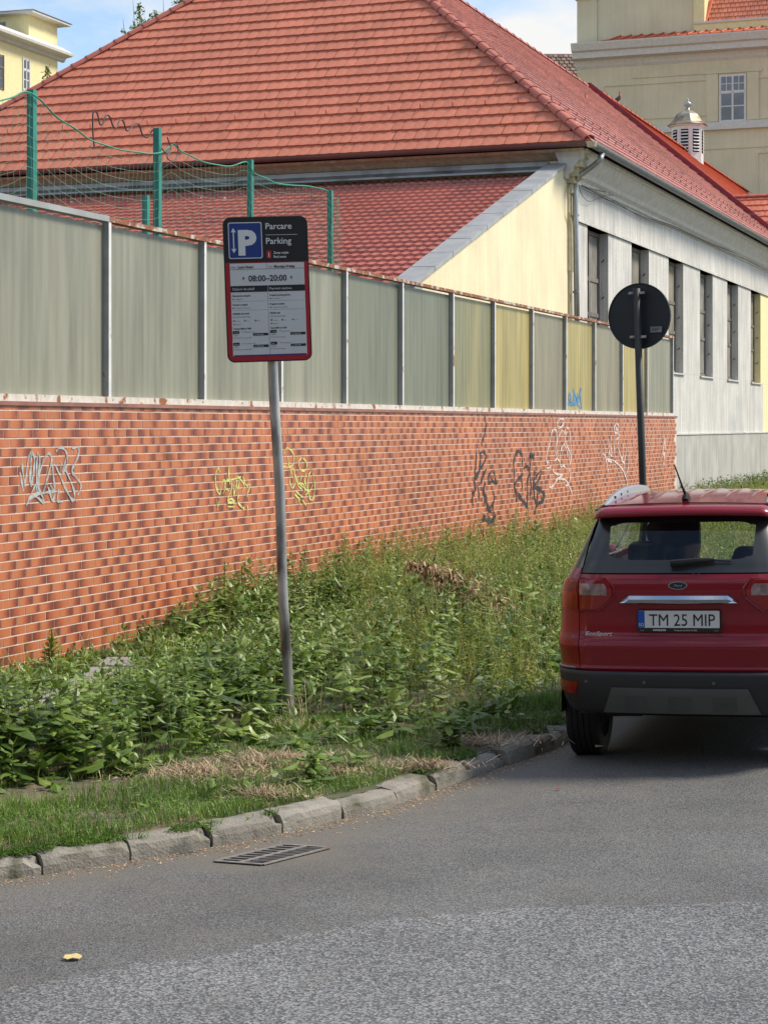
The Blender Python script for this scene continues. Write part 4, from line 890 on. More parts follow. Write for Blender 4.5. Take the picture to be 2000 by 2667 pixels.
# old brown roof far behind
old = thing('old_house', 'distant house with a brown tiled roof left of the ochre building', 'house', (11,128,0))
Y0_ = 126.; q0 = np.array([(1395-1000)/5000*Y0_, Y0_, 2.25+(1108-200)/5000*Y0_]); 
mb = MB(); mb.box(q0[0]-6, q0[0]+9, Y0_+.3, Y0_+9, -.05, q0[2]); mb.put('wall', M['ochre'], old)
ex = np.array([1.,0,0]); eyy = np.array([0,.75,.66]); eyy /= np.linalg.norm(eyy)
mb = MB(); o_ = q0+np.array([0,0,0]); mb.add([o_-ex*6, o_+ex*9, o_+ex*9+eyy*3.0, o_-ex*.0+eyy*3.0], [(0,1,2,3)]); rf = mb.put('roof', M['oldtile'], old)
T5 = tiled(o_-ex*6, ex, eyy, 15, 2.9, lambda x, y: x > y*2.0+.5, tw=.34, th=.42); V, F = stamp(tv, tf, T5); put('old_tiles', np_mesh('old_tiles', V, F, {'rnd': np.repeat(rng.random(len(T5)), 15)}), M['oldtile'], rf, kind='stuff')

# ================================================================ YELLOW BUILDING AT THE UPPER LEFT
TY = -39.1
yb = thing('yellow_building', 'distant yellow building with a small roof storey at the upper left', 'building', WP(60,TY-6,0))
sR, zR = on_wall(150,145,TY); zc = on_wall(75,100,TY)[1]-.1
mb = MB(); wbox(mb, 40, sR, TY-14, TY, -.05, zR); mb.put('wall', M['yellow_far'], yb)
mb = MB(); mb.grid([[WP(s, TY+t, zR+z) for t, z in ((0,-.25),(.15,-.2),(.2,-.05),(.6,.02),(.62,.14),(.0,.5),(-1,.9))] for s in (40, sR+.5)], flip=True); mb.put('cornice', M['cornice'], yb)
mb = MB(); wbox(mb, 40, sR+.45, TY-14.4, TY+.3, zR+.05, zR+.3); mb.put('roof_edge', M['gutter_dark'], yb)
sA = on_wall(75,50,TY-.6)[0]; sB = on_wall(149,60,TY-.6)[0]; zt = on_wall(75,36,TY-.6)[1]
mb = MB(); wbox(mb, sA, sB, TY-9, TY-.6, zR+.3, zt); at_ = mb.put('roof_storey', M['yellow_far'], yb)
mb = MB(); wbox(mb, sA-.5, sB+.55, TY-9.4, TY-.1, zt+.001, zt+.12); mb.put('eave', M['cornice'], yb)
mb = MB(); mb.add([WP(sA-.55,TY-9.5,zt+.12), WP(sB+.6,TY-9.5,zt+.12), WP(sB+.6,TY-.05,zt+.12), WP(sA-.55,TY-.05,zt+.12), WP((sA+sB)/2-.2,TY-6,zt+.7), WP((sA+sB)/2+.2,TY-5,zt+.7)], [(0,3,5,4),(3,2,5),(2,1,4,5),(1,0,4)]); mb.put('roof', M['verge'], yb)
PW_ = lambda a_, z, d: WP(a_, TY+d, z)
for (xa, ya, xb_, yb2) in ((59,150,76,236),(-30,132,8,232)):
    a0, z1 = on_wall(xa, ya, TY); a1, _ = on_wall(xb_, ya, TY); _, z0 = on_wall(xb_, yb2, TY)
    far_window(yb, PW_, a0, a1, z0, z1, M['oldwood'] if xa < 0 else M['white'], M['farpane'], small=False)
aw = MB(); aw.hexa([WP(sA-.01,TY-2.6,zR+.75), WP(sA-.01,TY-1.9,zR+.75), WP(sA+.01,TY-1.9,zR+.75), WP(sA+.01,TY-2.6,zR+.75), WP(sA-.01,TY-2.6,zR+1.5), WP(sA-.01,TY-1.9,zR+1.5), WP(sA+.01,TY-1.9,zR+1.5), WP(sA+.01,TY-2.6,zR+1.5)])
aw.put('roof_storey_window', M['farpane'], yb)

# ================================================================ PARKING SIGN
def sign_frame(loc, yaw, roll):
    return Matrix.Translation(loc) @ Matrix.Rotation(yaw, 4, 'Z') @ Matrix.Rotation(roll, 4, 'Y')
bx_, by_ = on_z(757, 1878, .11)
psn = thing('parking_sign', 'parking tariff sign with blue P and red border on a leaning grey pole', 'parking sign', (bx_, by_, .10))
LEAN = R(-2.75)
top = Vector((bx_, by_, .1)) + Vector((math.sin(LEAN)*3.52, .03, math.cos(LEAN)*3.52))
mb = MB(); pb = Vector((bx_, by_, -.1)); n_ = 14; pp = [pb.lerp(top, i/n_)+Vector((.006*math.sin(i*1.1), 0, 0)) for i in range(n_+1)]
mb.tube(pp, .0375, 14); mb.put('pole', M['galv'], psn, smooth=True)
SWd, SHt = .600, 1.035
cxp, czp = 697, 752; Ys = by_-.055
cen = Vector(((cxp-1000)/5000*Ys, Ys, 2.25+(1108-czp)/5000*Ys))
SF = sign_frame(cen, R(9), R(-2.1))            # local x right, y away, z up
def rrect(w_, h_, r_, n=6, cx=0, cz=0):
    P = []
    for (sx, sz, a0) in ((1,1,0),(-1,1,90),(-1,-1,180),(1,-1,270)):
        for k in range(n+1):
            a = R(a0+90*k/n); P.append((cx+sx*(w_/2-r_)+r_*math.cos(a), cz+sz*(h_/2-r_)+r_*math.sin(a)))
    return P
def plate(P, y0, y1, SFm, name, m, par, **k):
    n = len(P); mb = MB(); vs = [SFm@Vector((x, y0, z)) for x, z in P]+[SFm@Vector((x, y1, z)) for x, z in P]
    fs = [tuple(range(n))[::-1] if False else tuple(range(n)), tuple(range(n, 2*n))[::-1]]+[(i, n+i, n+(i+1) % n, (i+1) % n) for i in range(n)]
    mb.add(vs, [f[::-1] for f in fs]); return mb.put(name, m, par, **k)
plt_ = plate(rrect(SWd, SHt, .05), .0, .022, SF, 'sign_plate', M['signblack'], psn)
pl2 = plate(rrect(SWd+.012, SHt+.012, .055), .004, .026, SF, 'rim', M['darkpole'], psn)
def sx_(u): return (u-.5)*SWd
def sz_(v): return (.5-v)*SHt
def flat(P, y, name, m, par=plt_, **k):
    mb = MB(); mb.add([SF@Vector((x, -y, z)) for x, z in P], [tuple(range(len(P)))]); return mb.put(name, m, par, **k)
def rect(u0, u1, v0, v1, y, name, m, r_=0):
    if r_: return flat(rrect(sx_(u1)-sx_(u0), sz_(v0)-sz_(v1), r_, 4, (sx_(u0)+sx_(u1))/2, (sz_(v0)+sz_(v1))/2), y, name, m)
    return flat([(sx_(u0),sz_(v1)),(sx_(u1),sz_(v1)),(sx_(u1),sz_(v0)),(sx_(u0),sz_(v0))], y, name, m)
LETTER = []
def text(s, u, v, h, y=.0032, m='signwhite', bold=0., shear=0., align='LEFT', sx=1., name='lettering', frame=None, par=None):
    me = text_mesh(s, h/.73, bold, shear, 0, align, sx)
    F_ = frame or SF
    px_ = (sx_(u), sz_(v)) if frame is None else (u, v)
    me.transform(F_ @ Matrix.Translation((px_[0], -y, px_[1])) @ Matrix.Rotation(R(90), 4, 'X'))
    return put(name, me, M[m] if isinstance(m, str) else m, par or plt_)
# red border (lower part), white panel
P = [q for q in rrect(SWd-.006, SHt-.006, .047) if q[1] < sz_(.34)]
P = [(SWd/2-.003, sz_(.312)), (-SWd/2+.003, sz_(.312))]+P
flat(P, .0008, 'red_border', M['signred'])
rect(.056,.950,.318,.962,.0014,'white_panel',M['signwhite'])
rect(.050,.455,.032,.285,.0008,'blue_square_edge',M['signgrey'],.014); rect(.060,.445,.038,.279,.0014,'blue_square',M['signblue'],.012)
text('P', .158,.252,.172, bold=.012, sx=1.06, m='signgrey')
mb = MB()
for P in ([(-.004,-.062),(.004,-.062),(.004,.062),(-.004,.062)], [(-.018,.060),(.018,.060),(0,.090)], [(.018,-.060),(-.018,-.060),(0,-.090)]):
    mb.add([SF@Vector((sx_(.112)+x, -.0026, sz_(.158)+z)) for x, z in P], [tuple(range(len(P)))])
mb.put('double_arrow', M['signgrey'], plt_)
text('Parcare', .495,.083,.046, bold=.0007, m='signgrey'); rect(.50,.88,.122,.1245,.002,'rule',M['signgrey']); text('Parking', .495,.186,.046, bold=.0007, m='signgrey')
rect(.500,.562,.232,.287,.0016,'zone_square',M['signred'],.006); text('1', .531,.278,.034, bold=.001, align='CENTER', m='signgrey')
text('Zona roșie', .585,.256,.0175, bold=.0005, m='signgrey'); text('Red zone', .585,.284,.0175, bold=.0005, m='signgrey')
K_ = 'signblack'
text('Plata', .07,.350,.0125, m=K_); text('Luni–Vineri', .150,.352,.018, m=K_, bold=.0007)
text('Fee', .520,.350,.0125, m=K_); text('Monday–Friday', .585,.352,.018, m=K_, bold=.0007)
rect(.056,.95,.358,.3605,.002,'rule',M[K_]); rect(.498,.501,.318,.358,.002,'rule',M[K_])
text('08:00–20:00', .505,.444,.044, m=K_, bold=.0012, align='CENTER', sx=.93)
for s_, u in ((1,.215),(-1,.79)):
    flat([(sx_(u)-.005*s_, sz_(.408)), (sx_(u)-.005*s_, sz_(.436)), (sx_(u)+.008*s_, sz_(.422))][::s_], .002, 'triangle', M[K_])
rect(.056,.500,.474,.518,.0020,'black_band',M[K_]); rect(.505,.95,.474,.518,.0020,'black_band',M[K_])
text('Opțiuni de plată', .075,.504,.0175, m='signgrey'); text('Payment options', .520,.504,.0175, m='signgrey')
rect(.4985,.5015,.52,.955,.002,'rule',M[K_])
gm = mat('sign_grey_print', (.10,.10,.11), .5, var=0); M['gm'] = gm
for (u, rows) in ((.07, (('Abonament prepaid','timpark.ro'),('Voucher prepaid','timpark.ro/vouchere'),('Aplicație de mobil','Descarcă aplicația 24pay'))), (.52, (('Prepaid parking permit','timpark.ro'),('Prepaid voucher','timpark.ro/vouchers'),('Mobile app','Download app 24pay')))):
    for k, (a, b) in enumerate(rows):
        v = .548+k*.062; text(a, u, v, .0118, m=K_, bold=.0005); text(b, u+.035*(k < 2), v+.022, .0095, m='gm')
        if k < 2: flat(rrect(.010,.010,.0045,2, sx_(u+.010), sz_(v+.018)), .002, 'bullet', M[K_]); rect(u-.005,u+.415,v+.033,v+.0345,.0017,'rule',gm)
    for k in range(3):
        rect(u+.005+k*.13, u+.022+k*.13, .712,.722,.002,'icon',M[K_]); text(('parking','app','store')[k], u+.032+k*.13, .722,.008, m='gm')
    flat(rrect(.010,.010,.0045,2, sx_(u+.014), sz_(.741)), .002, 'bullet', M[K_]); text('apply.ro', u+.035,.745,.0085, m='gm')
    text('Trimite SMS la 7420' if u < .3 else 'Send SMS to 7420', u, .777, .0115, m=K_, bold=.0005)
    for k, v in enumerate((.787,.868)):
        rect(u-.006,u+.072,v,v+.021,.002,'black_tab',M[K_],.006); text('1 oră' if u < .3 else '1 hour', u+.008,v+.016,.009, m='signgrey', y=.0036) if k == 0 else text('24 ore' if u < .3 else '24 h', u+.006,v+.016,.009, m='signgrey', y=.0036)
        text('TM 25 spațiu nr auto' if u < .3 else 'TM space plate no.', u+.10,v+.012,.0085, m='gm'); rect(u+.235,u+.418,v+.018,v+.036,.002,'black_tab',M[K_]); text('ex TM01ABC', u+.25,v+.032,.009, m='signgrey', y=.0036)
        text('1,00 €', u+.004,v+.035,.009, m='gm'); text('Tarif pentru un singur SMS' if u < .3 else 'Price of one message', u+.004,v+.052,.0085, m='gm'); rect(u-.008,u-.006,v,v+.06,.0017,'rule',gm)
rect(.066,.94,.955,.963,.002,'blue_strip',M['signblue'])
for zz in (.3,-.3):
    q = SF@Vector((.015, .03, zz)); mb = MB(); mb.box(q.x-.06,q.x+.06,q.y-.005,q.y+.09,q.z-.012,q.z+.012); mb.put('bracket', M['galv'], psn)
mb = MB(); mb.tube([top+Vector((0,0,-.01)), top+Vector((0,0,.004))], .040, 12); mb.put('pole_cap', M['darkpole'], psn)

# ================================================================ ROUND SIGN SEEN FROM BEHIND
Yr = 17.3; cr = Vector(((1667-1000)/5000*Yr, Yr, 2.25+(1108-822)/5000*Yr)); rbx, rbz = (1690-1000)/5000*Yr, .05
rsn = thing('round_sign', 'round traffic sign seen from behind on a dark pole beyond the red car', 'traffic sign', (rbx, Yr, .1))
b0 = Vector((rbx, Yr-.02, -.1)); tp = Vector((cr.x-.035, Yr-.02, cr.z+.245))
mb = MB(); mb.tube([b0, b0.lerp(tp, .5), tp], .033, 12); mb.put('pole', M['darkpole'], rsn, smooth=True)
yaw = R(-29); nrm = Vector((math.sin(-yaw), math.cos(yaw), 0)); ax = Vector((math.cos(yaw), math.sin(yaw), 0)); cc = Vector((cr.x, Yr+.045, cr.z))
def disc(r_, y, n=48): return [cc+ax*(r_*math.cos(2*math.pi*k/n))+Vector((0,0,1))*(r_*math.sin(2*math.pi*k/n))+nrm*y for k in range(n)]
nrm = ax.cross(Vector((0,0,1))); nrm = -nrm if nrm.y < 0 else nrm
mb = MB(); n = 48; r0 = .298
mb.add(disc(r0-.012, 0)+disc(r0-.004, -.004)+disc(r0, -.012)+disc(r0, .014), [tuple(range(n))[::-1]]+[(i*n+k, i*n+(k+1) % n, (i+1)*n+(k+1) % n, (i+1)*n+k)[::-1] for i in range(3) for k in range(n)]+[tuple(range(3*n,4*n))])
mb.put('sign_plate', M['signback'], rsn)
for zz in (.205,-.19):
    q = cc+Vector((.0,-.05,zz)); tpx = b0.lerp(tp, (q.z+.1)/(tp.z+.1)).x; q.x = tpx; mb = MB()
    a, b = q-ax*.075, q+ax*.075; mb.hexa([a+Vector((0,-.028,-.011)), b+Vector((0,-.028,-.011)), b+Vector((0,.03,-.011)), a+Vector((0,.03,-.011)), a+Vector((0,-.028,.011)), b+Vector((0,-.028,.011)), b+Vector((0,.03,.011)), a+Vector((0,.03,.011))])
    mb.tube([a+ax*.02+Vector((0,-.045,0)), a+ax*.02], .008, 6); mb.tube([b-ax*.02+Vector((0,-.045,0)), b-ax*.02], .008, 6); mb.put('clamp', M['galv'], rsn)
q = cc+ax*.165-nrm*.0145+Vector((0,0,-.125)); mb = MB(); a = ax*.055; h = Vector((0,0,.026))
mb.add([q-a-h, q+a-h, q+a+h, q-a+h], [(0,1,2,3)]); stk = mb.put('sticker', M['sticker'], rsn)
for k in range(3): mb = MB(); q2 = q-nrm*.001+Vector((0,0,.012-.011*k)); mb.add([q2-a*.8-h*.08, q2+a*(.7-.2*k)-h*.08, q2+a*(.7-.2*k)+h*.08, q2-a*.8+h*.08], [(0,1,2,3)]); mb.put('sticker_line', M['signblack'], stk)
# ================================================================ RED CAR
cpaint = mat('red_car_paint', (.23,.002,.011), .45, metal=0, var=0, coat=.85, spec=.15)
M.update(cpaint=cpaint, cplastic=mat('black_bumper_plastic', (.022,.023,.025), .55, var=.1, vs=5), cskid=mat('grey_skid_plate', (.085,.088,.083), .5, var=.08, vs=5), cgloss=mat('gloss_black_pillar', (.006,.007,.012), .08, var=0, spec=.7),
 frit=mat('black_glass_border', (.018,.021,.022), .28, var=0, spec=.7), cdark=mat('car_interior', (.012,.012,.013), .8, var=0), chrome=mat('chrome', (.75,.76,.77), .10, metal=1, var=.05),
 lampred=mat('red_lamp_lens', (.27,.004,.007), .10, var=0, coat=.6), lampclear=mat('pale_lamp_lens', (.30,.20,.19), .15, var=.5, vs=18, coat=.6), lampdark=mat('dark_red_lens', (.15,.004,.008), .12, var=0, coat=.5),
 tyre=mat('tyre_rubber', (.012,.012,.012), .75, var=.15, vs=20), alloy=mat('alloy_rim', (.35,.36,.37), .35, metal=.8, var=0), rail=mat('silver_roof_rail', (.32,.33,.34), .35, metal=.5, var=0),
 platew=mat('number_plate', (.62,.63,.60), .4, var=.03), platek=mat('plate_black', (.008,.008,.008), .5, var=0), platef=mat('plate_frame', (.012,.013,.015), .4, var=0), eu=mat('plate_blue', (.01,.07,.36), .4, var=0), seat=mat('seat_fabric', (.03,.03,.032), .9, var=.1),
 badge=mat('badge_blue', (.01,.016,.035), .2, var=0))
M['cglass'] = glass('tinted_rear_glass', (.74,.80,.78)); M['cglass2'] = glass('car_glass', (.92,.96,.95))
CY = R(17); CO = Vector((1.895, 12.20, 0)); 
CM = Matrix.Translation(CO) @ Matrix.Rotation(-CY, 4, 'Z') @ Matrix.Translation((-.84,0,0)) @ Matrix.Rotation(R(-1.5), 4, 'Y') @ Matrix.Translation((.84,0,.012))
car = thing('red_car', 'dark red compact SUV parked by the kerb with its rear towards the viewer', 'car', CO, -CY)
def cw3(p): return CM@Vector(p)
ZL = [.36,.385,.45,.52,.60,.64,.66,.70,.76,.80,.84,.88,.95,1.03,1.10,1.16,1.22,1.26,1.30,1.34,1.45,1.58,1.66,1.72]
WL = [.74,.76,.795,.812,.820,.823,.823,.826,.830,.834,.833,.828,.820,.815,.806,.794,.776,.752,.732,.716,.672,.618,.582,.565]
YL = [.10,.03,.00,-.03,-.045,-.045,.035,.030,.018,.005,.018,.045,.050,.048,.035,.022,.028,.055,.085,.110,.195,.290,.36,.42]
RL = [.20,.24,.27,.28,.29,.29,.27,.27,.27,.27,.27,.27,.27,.27,.27,.27,.27,.26,.25,.25,.24,.23,.22,.21]
def cl(z): return np.interp(z, ZL, WL), np.interp(z, ZL, YL), np.interp(z, ZL, RL)
def S0f(a, z):
    W, y0, r = cl(z); s = 1 if a >= 0 else -1; a = abs(a); k = .085; fl = W-r
    if a <= fl: return Vector((s*a, y0+k*a*a, z))
    sl0 = math.atan(2*k*fl); arc = r*(math.pi/2-sl0)*1.0; b = a-fl
    yb = y0+k*fl*fl
    th = min(b/r, math.pi/2)
    # quarter turn blended from the flat's own slope
    x = fl+r*math.sin(th); y = yb+r*(1-math.cos(th))+2*k*fl*r*math.sin(th)*math.cos(th)*.8
    if b > r*math.pi/2: y += b-r*math.pi/2; x += .008*math.sin(min(1,(b-r*math.pi/2)/1.5)*math.pi)
    return Vector((s*x, y, z))
def Sf(a, z, off=0):
    p = S0f(a, z)
    if off:
        e = 1e-3; n = (S0f(a+e, z)-S0f(a-e, z)).cross(S0f(a, z+e)-S0f(a, z-e)); n.normalize(); p = p+n*off
    return p
def panel(name, fa0, fa1, z0, z1, m, off=0, th=.012, na=24, nz=14, par=None, zs=None, smooth=True, **k):
    fa0 = fa0 if callable(fa0) else (lambda z, v=fa0: v); fa1 = fa1 if callable(fa1) else (lambda z, v=fa1: v)
    zs = zs if zs is not None else list(np.linspace(z0, z1, nz)); z0f = z0 if callable(z0) else None
    rows, rin = [], []
    for z in zs:
        a0, a1 = fa0(z), fa1(z); rows.append([cw3(Sf(a0+(a1-a0)*i/na, z, off)) for i in range(na+1)]); rin.append([cw3(Sf(a0+(a1-a0)*i/na, z, off-th)) for i in range(na+1)])
    mb = MB(); mb.grid(rows); 
    edge = [(rows[0], rin[0]), (rin[-1], rows[-1]), ([r_[0] for r_ in rin], [r_[0] for r_ in rows]), ([r_[-1] for r_ in rows], [r_[-1] for r_ in rin])]
    for A_, B_ in edge: mb.grid([A_, B_], flip=True)
    return mb.put(name, m, par or car, smooth=smooth, **k)
# inner dark shell
mb = MB(); zz = np.linspace(.40, 1.26, 14); aa_ = np.linspace(-3.6, 3.6, 80); mb.grid([[cw3(Sf(a, z, -.02)) for a in aa_] for z in zz]); mb.put('inner_shell', M['cdark'], car, smooth=True)
SEAM = lambda z: .655 if z > .95 else .655-.0*(.95-z)
zb = [.655,.67,.69,.72,.75,.775,.79,.80,.81,.825,.84,.855,.87,.885,.91,.95,1.0,1.04,1.08,1.12,1.145,1.16,1.175,1.20,1.225,1.245,1.262]
tg = panel('tailgate', lambda z: -SEAM(z), lambda z: SEAM(z), 0, 0, M['cpaint'], zs=zb, na=50, off=.004)
for s_ in (-1, 1):
    e0, e1 = (.662, 3.6) if s_ > 0 else (-3.6, -.662)
    panel('rear_quarter', e0, e1, 0, 0, M['cpaint'], zs=[z for z in zb]+[1.285,1.30], na=60, off=.003)
panel('bumper', -1.02, 1.02, 0, 0, M['cplastic'], zs=[.372,.385,.41,.45,.49,.53,.57,.60,.625,.638,.645], na=60, off=.004, th=.05)
panel('side_cladding', -3.6, -1.03, 0, 0, M['cplastic'], zs=[.36,.42,.5,.58,.66], na=30, off=.006, th=.03); panel('side_cladding', 1.03, 3.6, 0, 0, M['cplastic'], zs=[.36,.42,.5,.58,.66], na=30, off=.006, th=.03)
mb = MB(); A1_ = [cw3(Sf(a, .646, .004)) for a in np.linspace(-1.02,1.02,40)]; A2_ = [cw3(Sf(a, .655, -.03)) for a in np.linspace(-1.02,1.02,40)]; mb.grid([A1_, A2_]); mb.put('bumper_shelf', M['cplastic'], car)
for s_ in (-1, 1):
    mb = MB(); ar = np.linspace(.69, 1.0, 10)*s_; z_ = .655
    mb.tube([cw3(Sf(a, .652, .010)) for a in ar], .009, 6); mb.put('bumper_edge', mat('light_trim', (.20,.2,.2), .3) if s_ < 0 else M['cskid'], car)
sk = panel('skid_plate', lambda z: -.50+(z-.385)*.42, lambda z: .50-(z-.385)*.42, .386, .548, M['cskid'], off=.018, th=.02, na=30, nz=8)
for a in (-.28, 0, .28):
    panel('skid_recess', a-.075, a+.075, .40, .50, M['cplastic'] if False else mat('skid_recess', (.072,.075,.070), .5), off=.0195, th=.01, na=6, nz=4, par=sk)
for s_ in (-1, 1):
    f0, f1 = (lambda z: .66, lambda z: .86+(z-.5)*.5); 
    panel('reflector', (lambda z: .66+(.58-z)*.3) if s_ > 0 else (lambda z: -.92-(z-.5)*.2), (lambda z: .92+(z-.5)*.2) if s_ > 0 else (lambda z: -.66-(.58-z)*.3), .50, .575, M['lampred'], off=.010, th=.015, na=10, nz=4, label='red rear reflector in the bumper')
    # tail lamps: outer piece on the quarter, inner piece on the tailgate
    zl = list(np.linspace(1.040, 1.222, 9))
    def ain(z): f = (z-1.04)/.182; return .43+ (.10*(1-f/.45) if f < .45 else 0) + (.035*((f-.75)/.25)**1.5 if f > .75 else 0)
    def part(nm, g0, g1, m, zs, off, par=None, **k):
        if s_ > 0: return panel(nm, g0, g1, 0, 0, m, zs=zs, off=off, th=.02, na=14, par=par, **k)
        return panel(nm, lambda z: -g1(z), lambda z: -g0(z), 0, 0, m, zs=zs, off=off, th=.02, na=14, par=par, **k)
    lo = part('tail_lamp', lambda z: .664, lambda z: 1.00+(z-1.04)*.3, M['lampred'], zl, .010)
    li = part('tail_lamp', ain, lambda z: .652, M['lampred'], zl, .011)
    zc_ = list(np.linspace(1.135, 1.205, 5))
    part('lamp_lens', lambda z: ain(z)+.03, lambda z: .644, M['lampclear'], zc_, .013, li); part('lamp_lens', lambda z: .672, lambda z: .90, M['lampdark'], list(np.linspace(1.15,1.21,4)), .012, lo)
    # raised lip round the lamp
    mb = MB(); pts = [cw3(Sf(s_*(ain(z)-.018), z, .006)) for z in np.linspace(1.03, 1.235, 8)]; mb.tube([cw3(Sf(s_*.653,1.028,.004))]+pts+[cw3(Sf(s_*.653,1.236,.004))], .009, 6); mb.put('lamp_surround', M['cpaint'], tg)
# handle bar, badge, plate
def block(pts2, y0, y1, name, m, par, fr=CM, bev=0):   # (x,z) polygon extruded in y
    n = len(pts2); mb = MB(); mb.add([fr@Vector((x,y0,z)) for x, z in pts2]+[fr@Vector((x,y1,z)) for x, z in pts2], [tuple(range(n)), tuple(range(n,2*n))[::-1]]+[(i, n+i, n+(i+1) % n, (i+1) % n) for i in range(n)])
    return mb.put(name, m, par)
mb = MB()
for i in range(25):
    pass
rows = []
for x in np.linspace(-.375,.375,26):
    e = max(0, (abs(x)-.32)/.055); y0 = .025+.085*x*x; h0, h1 = 1.078+.0*e, 1.136-.045*e
    rows.append([cw3((x,y0+.02,h0)), cw3((x,y0-.018,h0)), cw3((x,y0-.030,h0+.008)), cw3((x,y0-.026,(h0+h1)/2)), cw3((x,y0-.012,h1-.006)), cw3((x,y0+.0,h1)), cw3((x,y0+.03,h1))])
mb.grid(rows, flip=False); mb.f += [tuple(range(7)), tuple(25*7+j for j in range(7))[::-1]]; mb.mi += [0,0]; mb.put('handle_bar', M['chrome'], tg)
recess = panel('plate_recess', -.36, .36, .90, 1.073, M['cpaint'], off=.005, th=.01, na=12, nz=5, par=tg)
PMt = CM @ Matrix.Translation((0,.028,.975)) @ Matrix.Rotation(R(-3), 4, 'X')
def rr_block(w_, h_, r_, y0, y1, name, m, par, cx=0, cz=0):
    return block(rrect(w_, h_, r_, 4, cx, cz)[::-1], y0, y1, name, m, par, PMt)
pf = rr_block(.535,.137,.01,-.006,.02,'plate_frame',M['platef'],tg,0,-.006)
rr_block(.518,.109,.006,-.0085,.0,'number_plate',M['platew'],pf,0,.005); rr_block(.042,.107,.004,-.0095,-.007,'plate_band',M['eu'],pf,-.238,.005)
text('TM 25 MIP', .021, -.036, .078, y=.0105, m='platek', bold=.0, align='CENTER', frame=PMt, par=pf, sx=.88)
text('RO', -.2385, -.040, .022, y=.0105, m='signgrey', align='CENTER', frame=PMt, par=pf, sx=.8)
text('EXPRESSLINE', -.165, -.069, .0105, y=.0072, m='platew', bold=.0005, frame=PMt, par=pf); text('Timișoara tel 0256-221.865', -.03, -.069, .0095, y=.0072, m='platew', frame=PMt, par=pf)
for sx0 in (-.235,.235): rr_block(.03,.010,.004,-.0075,-.005,'frame_clip',M['cskid'],pf,sx0,-.066)
B1 = CM @ Matrix.Translation((0,.030,1.193)) @ Matrix.Rotation(R(-12), 4, 'X')
def ell(rx, rz, n=28): return [(rx*math.cos(2*math.pi*k/n), rz*math.sin(2*math.pi*k/n)) for k in range(n)][::-1]
bo = block(ell(.061,.026), -.012, .02, 'badge', M['chrome'], tg, B1); block(ell(.055,.0215), -.0135, -.005, 'badge_field', M['badge'], bo, B1)
text('Ford', 0, -.008, .016, y=.0145, m='chrome', shear=.35, align='CENTER', frame=B1, par=bo, sx=1.2, bold=.0002)
q0 = Sf(-.615,.868,.006); q1 = Sf(-.375,.868,.006); an = math.atan2((q1-q0).y, (q1-q0).x)
B2 = CM @ Matrix.Translation(q0) @ Matrix.Rotation(an, 4, 'Z')
text('EcoSport', 0, 0, .026, y=.004, m='signgrey', shear=.3, frame=B2, par=tg, sx=1.35, bold=.0007, name='model_lettering')
# rear glass: opaque border and clear centre
def loopmap(t, inner):
    if not inner:
        # outer rectangle in (a,z)
        P = [(-.648,1.272),(.648,1.272),(.585,1.66),(-.585,1.66)]
        s_ = t*4; i = int(s_) % 4; f = s_-int(s_); a, b = P[i], P[(i+1) % 4]; return (a[0]+(b[0]-a[0])*f, a[1]+(b[1]-a[1])*f)
    s_ = t*4; i = int(s_) % 4; f = s_-int(s_); P = [(-.46,1.352),(.46,1.352),(.475,1.585),(-.475,1.585)]; a, b = P[i], P[(i+1) % 4]
    x, z = a[0]+(b[0]-a[0])*f, a[1]+(b[1]-a[1])*f
    # round the corners
    c = abs(f-.5)*2; k = max(0, (c-.72)/.28)**2
    cx_, cz_ = 0, 1.47; rr = 1-.16*k; zz_ = cz_+(z-cz_)*rr
    if i == 0 and abs(x) < .30: zz_ += .0
    return (cx_+(x-cx_)*(1-.07*k), zz_)
NL = 96; rows = []
for r_ in range(7):
    f = r_/6; row = []
    for k in range(NL+1):
        o_ = loopmap(k/NL % 1., False); i_ = loopmap(k/NL % 1., True); a, z = o_[0]+(i_[0]-o_[0])*f, o_[1]+(i_[1]-o_[1])*f; row.append(cw3(Sf(a, z, .002)))
    rows.append(row)
mb = MB(); mb.grid(rows); mb.put('rear_glass_border', M['frit'], tg, smooth=True)
rows = []
for r_ in range(8):
    f = r_/7.0; row = []
    for k in range(NL+1):
        i_ = loopmap(k/NL % 1., True); a, z = i_[0]*(1-f), 1.47+(i_[1]-1.47)*(1-f); row.append(cw3(Sf(a, z, .002)))
    rows.append(row)
mb = MB(); mb.grid(rows); mb.put('rear_glass', M['cglass'], tg, smooth=True)
for s_ in (-1, 1):
    panel('rear_pillar', .655 if s_ > 0 else -.98, .98 if s_ > 0 else -.655, 0, 0, M['cgloss'], zs=[1.302,1.36,1.45,1.55,1.64], na=14, off=.0)
    for a0, a1, nm, mm in ((.985,1.35,'side_glass','cglass2'),(1.36,1.46,'side_pillar','cgloss'),(1.465,2.30,'side_glass','cglass2'),(2.31,2.42,'side_pillar','cgloss'),(2.425,3.25,'side_glass','cglass2')):
        mb = MB(); r_ = np.linspace(1.302,1.64,6); cc_ = np.linspace(a0, a1, 8)*s_; mb.grid([[cw3(Sf(a, z, 0)) for a in cc_] for z in r_], flip=s_ < 0); mb.put(nm, M[mm], car, smooth=True)
